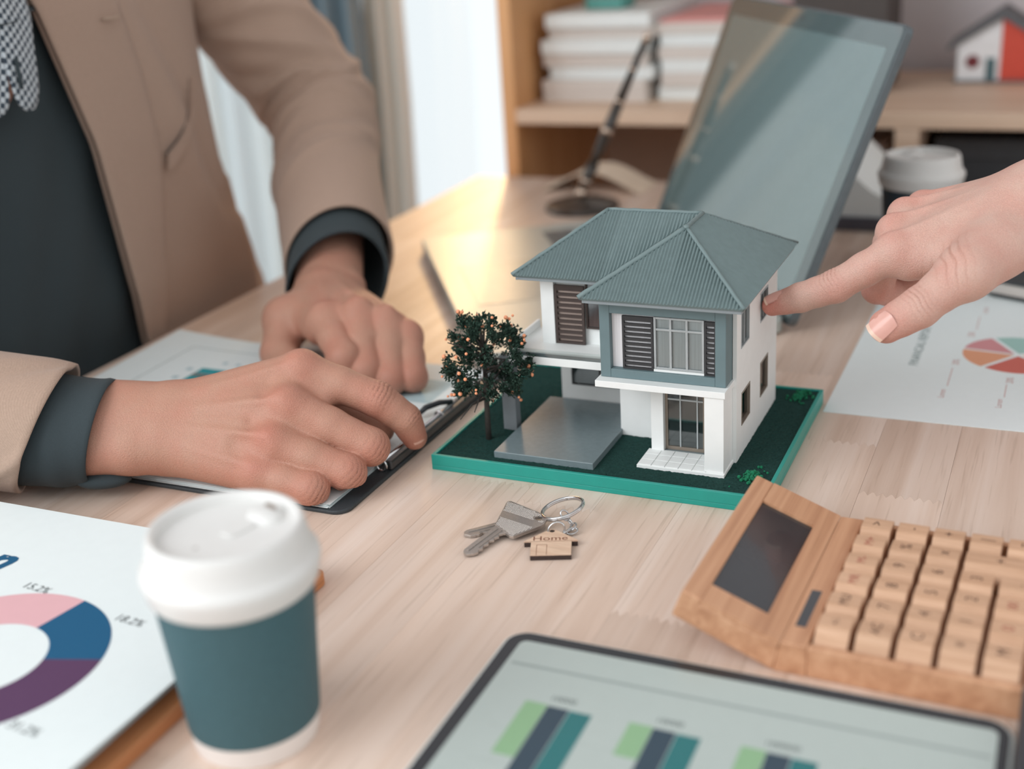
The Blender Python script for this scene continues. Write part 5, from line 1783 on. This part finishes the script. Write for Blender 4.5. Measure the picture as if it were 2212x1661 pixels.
# head, neck and chest below the clothes, coarser than the hands
B = Field((-560, -170, -60), (-280, 330, 560), 4.0)
B.cone((-405, 56, 225), (-385, 50, 300), 58, 54, 20)
B.ball((-400, 42, 385), (92, 74, 112), 30, np.eye(3))
B.ball((-340, 42, 325), (34, 44, 34), 30, np.eye(3))
B.cone((-312, 42, 402), (-294, 42, 368), 8, 12, 10)
for s_ in (-1, 1):
    B.ball((-410, 42 + s_ * 76, 385), (20, 8, 30), 8, np.eye(3))
    B.ball((-322, 42 + s_ * 30, 402), 13, 8, cut=True)
    B.ball((-330, 42 + s_ * 30, 402), 12, 3)
B.cone((-306, 24, 340), (-306, 60, 340), 7, 7, 8)
B.cone((-465, -70, 215), (-465, 170, 215), 52, 52, 30)
B.cone((-470, 50, 190), (-470, 50, -30), 84, 84, 30)
Vb, Fb = B.mesh(); Vb = relax(Vb, Fb, 2)
chunks = [man_right_hand(H_FINE), man_left_hand(H_FINE), (Vb, Fb, np.zeros((len(Vb), 3)))]
man = skin_object('person', chunks, MAN_SKIN, None, man_org)
tag(man, 'man in a tan blazer and black shirt resting both hands on the folder', 'person')
nail('fingernail', (-10.2, 1.0, 27.0), (-6.6, 3.0, 16.0), (0.83, -0.42, 0.36), 5.0, M_NAILM, man, 0.6)
# hair
Hf = Field((-540, -60, 300), (-280, 150, 540), 5.0)
Hf.ball((-412, 42, 402), (94, 80, 112), 4, np.eye(3))
Hf.ball((-320, 42, 350), (70, 90, 96), 14, np.eye(3), cut=True)
Hf.ball((-420, 42, 292), (120, 130, 66), 14, np.eye(3), cut=True)
Vh, Fh = Hf.mesh(); Vh = relax(Vh, Fh, 2)
obj('hair', Vh, Fh, M_HAIR, man, smooth=True)


def loft(name, rings, mat, parent, closed=True, smooth=True, th=0.0, angle=None):
    """rings: list of equal-length point lists."""
    n = len(rings[0]); V = [tuple(p) for r_ in rings for p in r_]; F = []
    for i in range(len(rings) - 1):
        for k in range(n if closed else n - 1):
            a, b = i * n + k, i * n + (k + 1) % n
            F.append((a, b, b + n, a + n))
    o = obj(name, V, F, mat, parent, smooth=smooth)
    if th:
        md = o.modifiers.new('cloth', 'SOLIDIFY'); md.thickness = th * U; md.offset = -1
    return o


def catmull(P, n):
    P = [np.array(p, float) for p in P]
    out = []
    m = len(P) - 1
    for i in range(n + 1):
        t = i / n * m; k = min(int(t), m - 1); u = t - k
        p0, p1, p2, p3 = P[max(k - 1, 0)], P[k], P[k + 1], P[min(k + 2, m)]
        out.append(0.5 * ((2 * p1) + (-p0 + p2) * u + (2 * p0 - 5 * p1 + 4 * p2 - p3) * u * u + (-p0 + 3 * p1 - 3 * p2 + p3) * u ** 3))
    return out


def sleeve(name, path, rad_, mat, parent, n=64, m=70, fold=3.0, seed=1, squash=1.0, up=(0, 0, 1), cuts=(0.0, 0.0), hem=6.0, fmap=None, zmin=None, th=2.0, cutc=0.0, ridges=()):
    """Cloth tube along a path; folds wind across it; cuts shears the two ends; the far end is turned in as a hem."""
    r = random.Random(seed)
    P = catmull(path, m); R_ = [float(x) for x in np.interp(np.linspace(0, 1, m + 1), np.linspace(0, 1, len(rad_)), rad_)]
    fs = [(r.uniform(0, 1), r.uniform(0, 2 * math.pi), r.uniform(0.5, 1.0), r.uniform(0.03, 0.07), r.uniform(-0.10, 0.10)) for _ in range(16)]
    rings = []
    up0 = np.array(up, float)
    for i in range(m + 1):
        t = i / m
        d = unit(P[min(i + 1, m)] - P[max(i - 1, 0)])
        a = unit(np.cross(d, up0)); b = np.cross(a, d)
        sh = cuts[0] * max(0, 1 - t / 0.25) + cuts[1] * max(0, 1 - (1 - t) / 0.25)
        ring = []
        for k in range(n):
            w = 2 * math.pi * k / n
            bulge = 0
            env = 1.0 if fmap is None else fmap(t)
            for (tc, wc, am, wd, sl) in fs:
                dw = (w - wc + math.pi) % (2 * math.pi) - math.pi
                q = (t - tc - sl * dw) / wd
                bulge += am * math.exp(-q * q) * math.cos(dw * 0.5) ** 2
            rr = R_[i] + fold * env * (bulge - 0.6)
            for (tc, wc, am, wd, sl, sp) in ridges:
                dw = (w - wc + math.pi) % (2 * math.pi) - math.pi
                q = (t - tc - sl * dw - 0.01 * math.sin(3 * dw + tc * 40)) / wd
                rr += am * math.exp(-q * q) * math.exp(-(dw / sp) ** 2)
            shc = cutc * max(0, 1 - (1 - t) / 0.25)
            p = P[i] + a * (rr * math.cos(w)) + b * (rr * squash * math.sin(w)) + d * (sh * math.sin(w) + shc * math.cos(w))
            if zmin is not None and p[2] < zmin: p[2] = zmin + (p[2] - zmin) * 0.02
            ring.append(p)
        rings.append(ring)
    if hem:
        d = unit(P[m] - P[m - 1]); last = rings[-1]; c = np.mean(last, axis=0)
        rings.append([p + (c - p) * (th * 0.5 / R_[-1]) + d * (th * 0.4) for p in last])
        rings.append([p + (c - p) * (th * 1.3 / R_[-1]) + d * 0.0 for p in last])
        rings.append([p + (c - p) * (th * 1.6 / R_[-1]) - d * hem * 3 for p in last])
    return loft(name, rings, mat, parent)


# sleeves and cuffs
LEFT_FOLDS = [(0.20, 1.2, 5, 0.02, 0.06, 1.3), (0.27, 0.6, 6, 0.016, 0.07, 1.2), (0.33, 0.5, 7, 0.014, 0.08, 1.1), (0.375, 0.3, -6, 0.012, 0.07, 1.2), (0.41, 0.5, 7, 0.014, 0.05, 1.2),
              (0.46, 0.2, -5, 0.012, 0.03, 1.1), (0.50, 0.6, 6, 0.015, -0.03, 1.1), (0.56, 1.3, 4, 0.016, -0.06, 1.0), (0.62, 0.8, 5, 0.014, -0.08, 1.0), (0.66, 1.8, -4, 0.014, -0.05, 0.9),
              (0.71, 0.5, 4, 0.016, -0.10, 0.9), (0.78, 1.4, 3, 0.014, -0.08, 0.9), (0.43, 2.4, 6, 0.014, -0.06, 0.8), (0.36, 2.5, 6, 0.014, 0.03, 0.8), (0.58, 2.5, 5, 0.014, 0.04, 0.7), (0.68, 2.4, 4, 0.013, -0.03, 0.7)]
RIGHT_FOLDS = [(0.93, 1.2, -3.0, 0.02, 0.10, 0.9), (0.86, 0.4, 3.5, 0.02, 0.06, 1.0), (0.95, -0.4, 3.0, 0.015, 0.1, 0.7)]
fm_l = lambda t: 1.0 if t < 0.75 else max(0.25, 1 - (t - 0.75) * 3)
sleeve('left_sleeve', [(-425, 372, 300), (-398, 396, 262), (-364, 405, 212), (-318, 407, 156), (-292, 382, 124), (-264, 334, 100), (-228, 278, 77), (-191, 222, 56)],
       [62, 58, 53, 49, 48, 47, 46, 45], M_BLAZ, man, ridges=LEFT_FOLDS, cutc=12, fold=4.0, seed=4, cuts=(0, -9), fmap=fm_l, m=90, n=80)
sleeve('right_sleeve', [(-420, 10, 300), (-440, -60, 200), (-408, -140, 110), (-350, -146, 74), (-290, -122, 58), (-206, -88.5, 39.5)],
       [60, 58, 52, 44, 42, 40.5], M_BLAZ, man, ridges=RIGHT_FOLDS, fold=2.0, seed=9, cuts=(0, 11), zmin=5.6, fmap=fm_l, m=80, n=80)
sleeve('left_cuff', [(-230, 284, 79), (-203, 238, 61), (-177, 195, 45)], [36, 38.5, 40], M_SHIRT, man, cutc=16, fold=0.8, seed=2, cuts=(0, -12), m=24, hem=4, th=1.6)
cuff_r = sleeve('right_cuff', [(-260, -110, 44), (-214, -91, 39), (-177, -75.8, 35.0)], [34, 34, 31.5], M_SHIRT, man, fold=0.8, seed=3, cuts=(0, 6), m=24, hem=4, th=1.6, zmin=5.6, squash=1.0)
# cuff button and the loose flap of the cuff
bm_ = frame_of((-199.5, -114.4, 29.5), (0.9, 0.38, 0), (0.22, -0.93, -0.12))
MB().lathe([(5.2, 0.0), (5.6, 0.6), (5.2, 1.5), (4.2, 1.7), (3.6, 1.2)], 24, bm_).build('button', M_BTN, cuff_r, smooth=True, angle=40)
ax_ = frame_of((-171, -88.5, 11.5), (0.92, 0.38, 0), (0, 0, 1))
MB().sphere((0, 0, 0), (17, 9.5, 5.6), 24, 12, ax_).build('cuff_flap', M_SHIRT, cuff_r, smooth=True)

# torso: blazer shell open at the front, shirt inside it
CY = 60
def blazer_ring(z):
    """Points from the left front edge round the back to the right front edge."""
    t = np.clip((z + 120) / 420, 0, 1)
    yo = float(np.interp(z, [-120, -8, 48, 160, 267, 320], [176, 160, 150, 137, 112, 95]))
    ys = float(np.interp(z, [-120, -13, 85, 117, 144, 200, 260, 320], [402, 386, 346, 338, 340, 348, 352, 330]))
    xf = float(np.interp(z, [-120, 0, 40, 160, 260, 320], [-347, -346, -341, -342, -352, -372]))
    left = [(xf, yo), (xf - 2, yo + 40), (xf - 8, (yo + ys) / 2 + 14), (xf - 30, ys - 18), (xf - 70, ys), (xf - 140, ys - 16), (xf - 196, ys - 90), (xf - 214, CY + 60)]
    pts = left + [(x, 2 * CY - y) for x, y in left[::-1]]
    return pts
rings = []
zs = np.linspace(-120, 318, 60)
NB = 150
for z in zs:
    c = catmull([(x, y, z) for x, y in blazer_ring(z)], NB)
    ring = []
    for k, p in enumerate(c):
        u = k / NB
        s_ = u if u < 0.5 else 1 - u
        # soft vertical drape lines, strongest at the lower side
        f = 5.0 * math.sin(p[2] * 0.012 + s_ * 40) * math.exp(-((s_ - 0.2) / 0.07) ** 2) * (1.2 if z < 100 else 0.6)
        f += 11.0 * math.exp(-((s_ - 0.165 - (z - 20) * 0.00012) / 0.012) ** 2) * max(0, 1 - max(0, z - 20) / 140)
        f -= 8.0 * math.exp(-((s_ - 0.19 - (z - 20) * 0.00012) / 0.016) ** 2) * max(0, 1 - max(0, z - 20) / 140)
        f += 2.0 * math.sin(s_ * 25 + z * 0.03) + 4.0 * math.exp(-((s_ - 0.13 + (z - 150) * 0.00025) / 0.012) ** 2) - 5.0 * math.exp(-((s_ - 0.152 + (z - 150) * 0.0002) / 0.01) ** 2) * (z > 60)
        o = unit((p[0] + 445, (p[1] - CY) * 0.5, 0))
        ring.append(p + o * f * (1 - math.exp(-(s_ / 0.05) ** 2)))
    rings.append(ring)
for s_, zt in ((0.86, 334), (0.62, 346), (0.40, 350)):
    base = rings[59]
    rings.append([np.array((-440 + (p[0] + 440) * s_, CY + (p[1] - CY) * s_, zt)) for p in base])
loft('blazer', rings, M_BLAZ, man, closed=False, th=2.2)
# lapels: a folded leaf lying on each front
def lapel(sgn):
    rows = []
    for z in np.linspace(-118, 300, 44):
        yo = float(np.interp(z, [-120, -8, 48, 160, 267, 320], [176, 160, 150, 137, 112, 95])) - 1.5
        xf = float(np.interp(z, [-120, 0, 40, 160, 260, 320], [-347, -346, -341, -342, -352, -372]))
        ye = float(np.interp(z, [-120, -10, 60, 139, 200, 259, 300], [194, 186, 196, 214, 213, 205, 196]))
        row = []
        for u in np.linspace(0, 1, 14):
            y = yo + (ye - yo) * u
            lift = 6.5 - 3.4 * u + 2.0 * math.sin(u * math.pi)
            row.append((xf + lift - 3.2 * (u > 0.98) - 1.0 * u - ((y - 150) / 100) ** 2 * 2.5, CY + sgn * (y - CY), z))
        rows.append(row)
    return loft('lapel', rows, M_BLAZ, man, closed=False, th=1.8)
lap_l = lapel(1); lapel(-1)
# buttonhole on the left lapel, breast pocket welt, front dart seam, armhole seam
def front_x(y, z, up=3.0):
    c = np.array(catmull([(x, yy, z) for x, yy in blazer_ring(z)], 200))[:70]
    return float(np.interp(y, c[:, 1], c[:, 0])) + up
MB().tube([(-341.2, 171, 248.5), (-341.6, 184, 247.6), (-342.0, 191, 248.6)], 1.1, 6).build('buttonhole', M_STITCH, lap_l, smooth=True)
def strip(name, P, w, up, mat, parent, dz=(0, 0, 1), th=1.2):
    V, F = [], []
    for y, z in P:
        for dy, u in ((0.0, up), (0.0, up + th)):
            pass
    n = len(P)
    for lay in (0, 1):
        for s_ in (-0.5, 0.5):
            for (y, z) in P:
                V.append((front_x(y + 0.3 * s_ * w, z + s_ * w, up + lay * th), y + 0.3 * s_ * w, z + s_ * w))
    q = lambda a, b: None
    for i in range(n - 1):
        A = [i, i + 1, n + i + 1, n + i]; Bq = [2 * n + v for v in A]
        F += [A, Bq[::-1], [i, 2 * n + i, 2 * n + i + 1, i + 1], [n + i, n + i + 1, 3 * n + i + 1, 3 * n + i]]
    F += [[0, n, 3 * n, 2 * n], [n - 1, 3 * n - 1, 4 * n - 1, 2 * n - 1]]
    return obj(name, V, F, mat, parent, smooth=True, angle=40)
strip('breast_pocket', [tuple(p[:2]) for p in catmull([(217, 131, 0), (240, 141, 0), (262, 157, 0), (278, 183, 0)], 20)], 13, 4.2, M_BLAZ, man, th=2.4)
strip('pocket_seam', [tuple(p[:2]) for p in catmull([(216, 138, 0), (238, 148, 0), (258, 163, 0), (274, 190, 0)], 20)], 1.6, 5.0, M_SHIRT, man, th=0.3)
# shirt
srings = []
for z in np.linspace(-120, 262, 40):
    xf = float(np.interp(z, [-120, 0, 40, 160, 262], [-352, -351, -348, -351, -364]))
    c = catmull([(xf, CY, z), (xf - 4, CY + 70, z), (xf - 14, CY + 120, z), (xf - 60, CY + 190, z), (xf - 150, CY + 150, z), (xf - 180, CY, z), (xf - 150, CY - 150, z), (xf - 60, CY - 190, z), (xf - 14, CY - 120, z), (xf - 4, CY - 70, z), (xf, CY, z)], 100)[:-1]
    srings.append([p + np.array((1.6 * math.sin(p[1] * 0.05 + z * 0.03) + 1.2 * math.sin(p[1] * 0.11 - z * 0.05), 0, 0)) for p in c])
for t in (0.3, 0.6, 0.85, 1.0):
    ring = []
    for p in srings[39]:
        ph_ = math.atan2((p[1] - CY) * 0.45, p[0] + 440)
        q = np.array((-393 + 66 * math.cos(ph_), 54 + 66 * math.sin(ph_), 256 + 42 * (1 - math.cos(ph_)) / 2))
        v = p * (1 - t) + q * t
        v[2] += 10 * math.sin(math.pi * t) * (1 - math.cos(ph_)) / 2
        ring.append(v)
    srings.append(ring)
shirt = loft('shirt', srings, M_SHIRT, man)
# check collar leaf hanging beside the neck, rounded at the lower end
def collar(sgn):
    A = [0, 1.5, 4, 9, 15, 21, 25, 28, 31, 36, 90, 140, 182]
    TOP = [262, 266, 274, 282, 287, 290, 291, 292, 293, 294, 298, 303, 306]
    BOT = [224, 210, 202, 198, 198, 203, 211, 222, 240, 254, 268, 280, 286]
    rows = []
    for v in np.linspace(0, 1, 14):
        row = []
        for a in np.linspace(0, 182, 110):
            zt, zb = float(np.interp(a, A, TOP)), float(np.interp(a, A, BOT))
            r_ = 61 + 6.5 * math.sin(min(1, v * 1.3) * math.pi / 2) + 3.0 * (a < 40) * v
            row.append((-395 + r_ * math.cos(rad(a)) * 0.97, 53 + sgn * r_ * math.sin(rad(a)), zt + (zb - zt) * v))
        rows.append(row)
    return loft('collar', rows, M_CHECK, man, closed=False, th=2.0)
cl = collar(1); collar(-1)
MB().tube([(-325.5, 62, 234), (-324.2, 61.0, 224), (-323.4, 60.0, 214)], 1.5, 6).build('buttonhole', M_SHIRT, cl, smooth=True)
# trousers and seat below the table edge
lg = Field((-640, -110, -340), (-130, 240, -40), 6.0)
for s_ in (-1, 1):
    lg.cone((-470, CY + s_ * 80, -220), (-190, CY + s_ * 95, -222), 82, 62, 20)
lg.cone((-480, CY - 90, -170), (-480, CY + 90, -170), 95, 95, 40)
Vl, Fl = lg.mesh(); Vl = relax(Vl, Fl, 2)
obj('trousers', Vl, Fl, M_SHIRT, man, smooth=True)
# ------------------------------------------------------------------ the woman: a hand reaching in from the right
wom_org = (640, 270, -ZT)
Ww = woman_hand(0.75)
Fa = Field((300, 100, 100), (760, 420, 430), 3.5)
wr_, el_, sh_ = (317, 140, 146), (535, 222, 210), (690, 300, 370)
rw_ = unit((0.12, 0.97, 0.18))
for s_ in (-1, 1):
    Fa.cone(np.array((366, 158.4, 160.5)) + rw_ * (8.9 * s_), np.array(el_) + rw_ * (6 * s_), 18.0, 33, 14)
Fa.cone((366, 158.4, 160.5), el_, 20, 34, 10); Fa.cone(el_, sh_, 37, 46, 12)
Va, Faf = Fa.mesh(); Va = relax(Va, Faf, 2)
woman = skin_object('person', [Ww, (Va, Faf, np.zeros((len(Va), 3)))], WOMAN_SKIN, None, wom_org)
tag(woman, "woman's bare hand and forearm pointing a finger at the model house window", 'person')
nail('fingernail', (253.9, 47.6, 100.2), (245.0, 45.6, 91.2), (-0.14, -0.88, 0.46), 6.0, M_NAILW, woman, 1.5, free=0.15, free_mat=M_NAILE)
nail('fingernail', (186.0, 96.3, 94.2), (176.6, 96.0, 89.6), (-0.42, -0.30, 0.86), 4.8, M_NAILW, woman, 0.6, free=0.12, free_mat=M_NAILE)
M_BLOUSE = fabric('white_blouse', (226, 224, 222), vary=0.03, bump=0.2)
sleeve('sleeve', [(705, 310, 392), (640, 272, 320), (560, 232, 226), (520, 216, 205)], [62, 58, 50, 47], M_BLOUSE, woman, fold=3, seed=6, m=40)
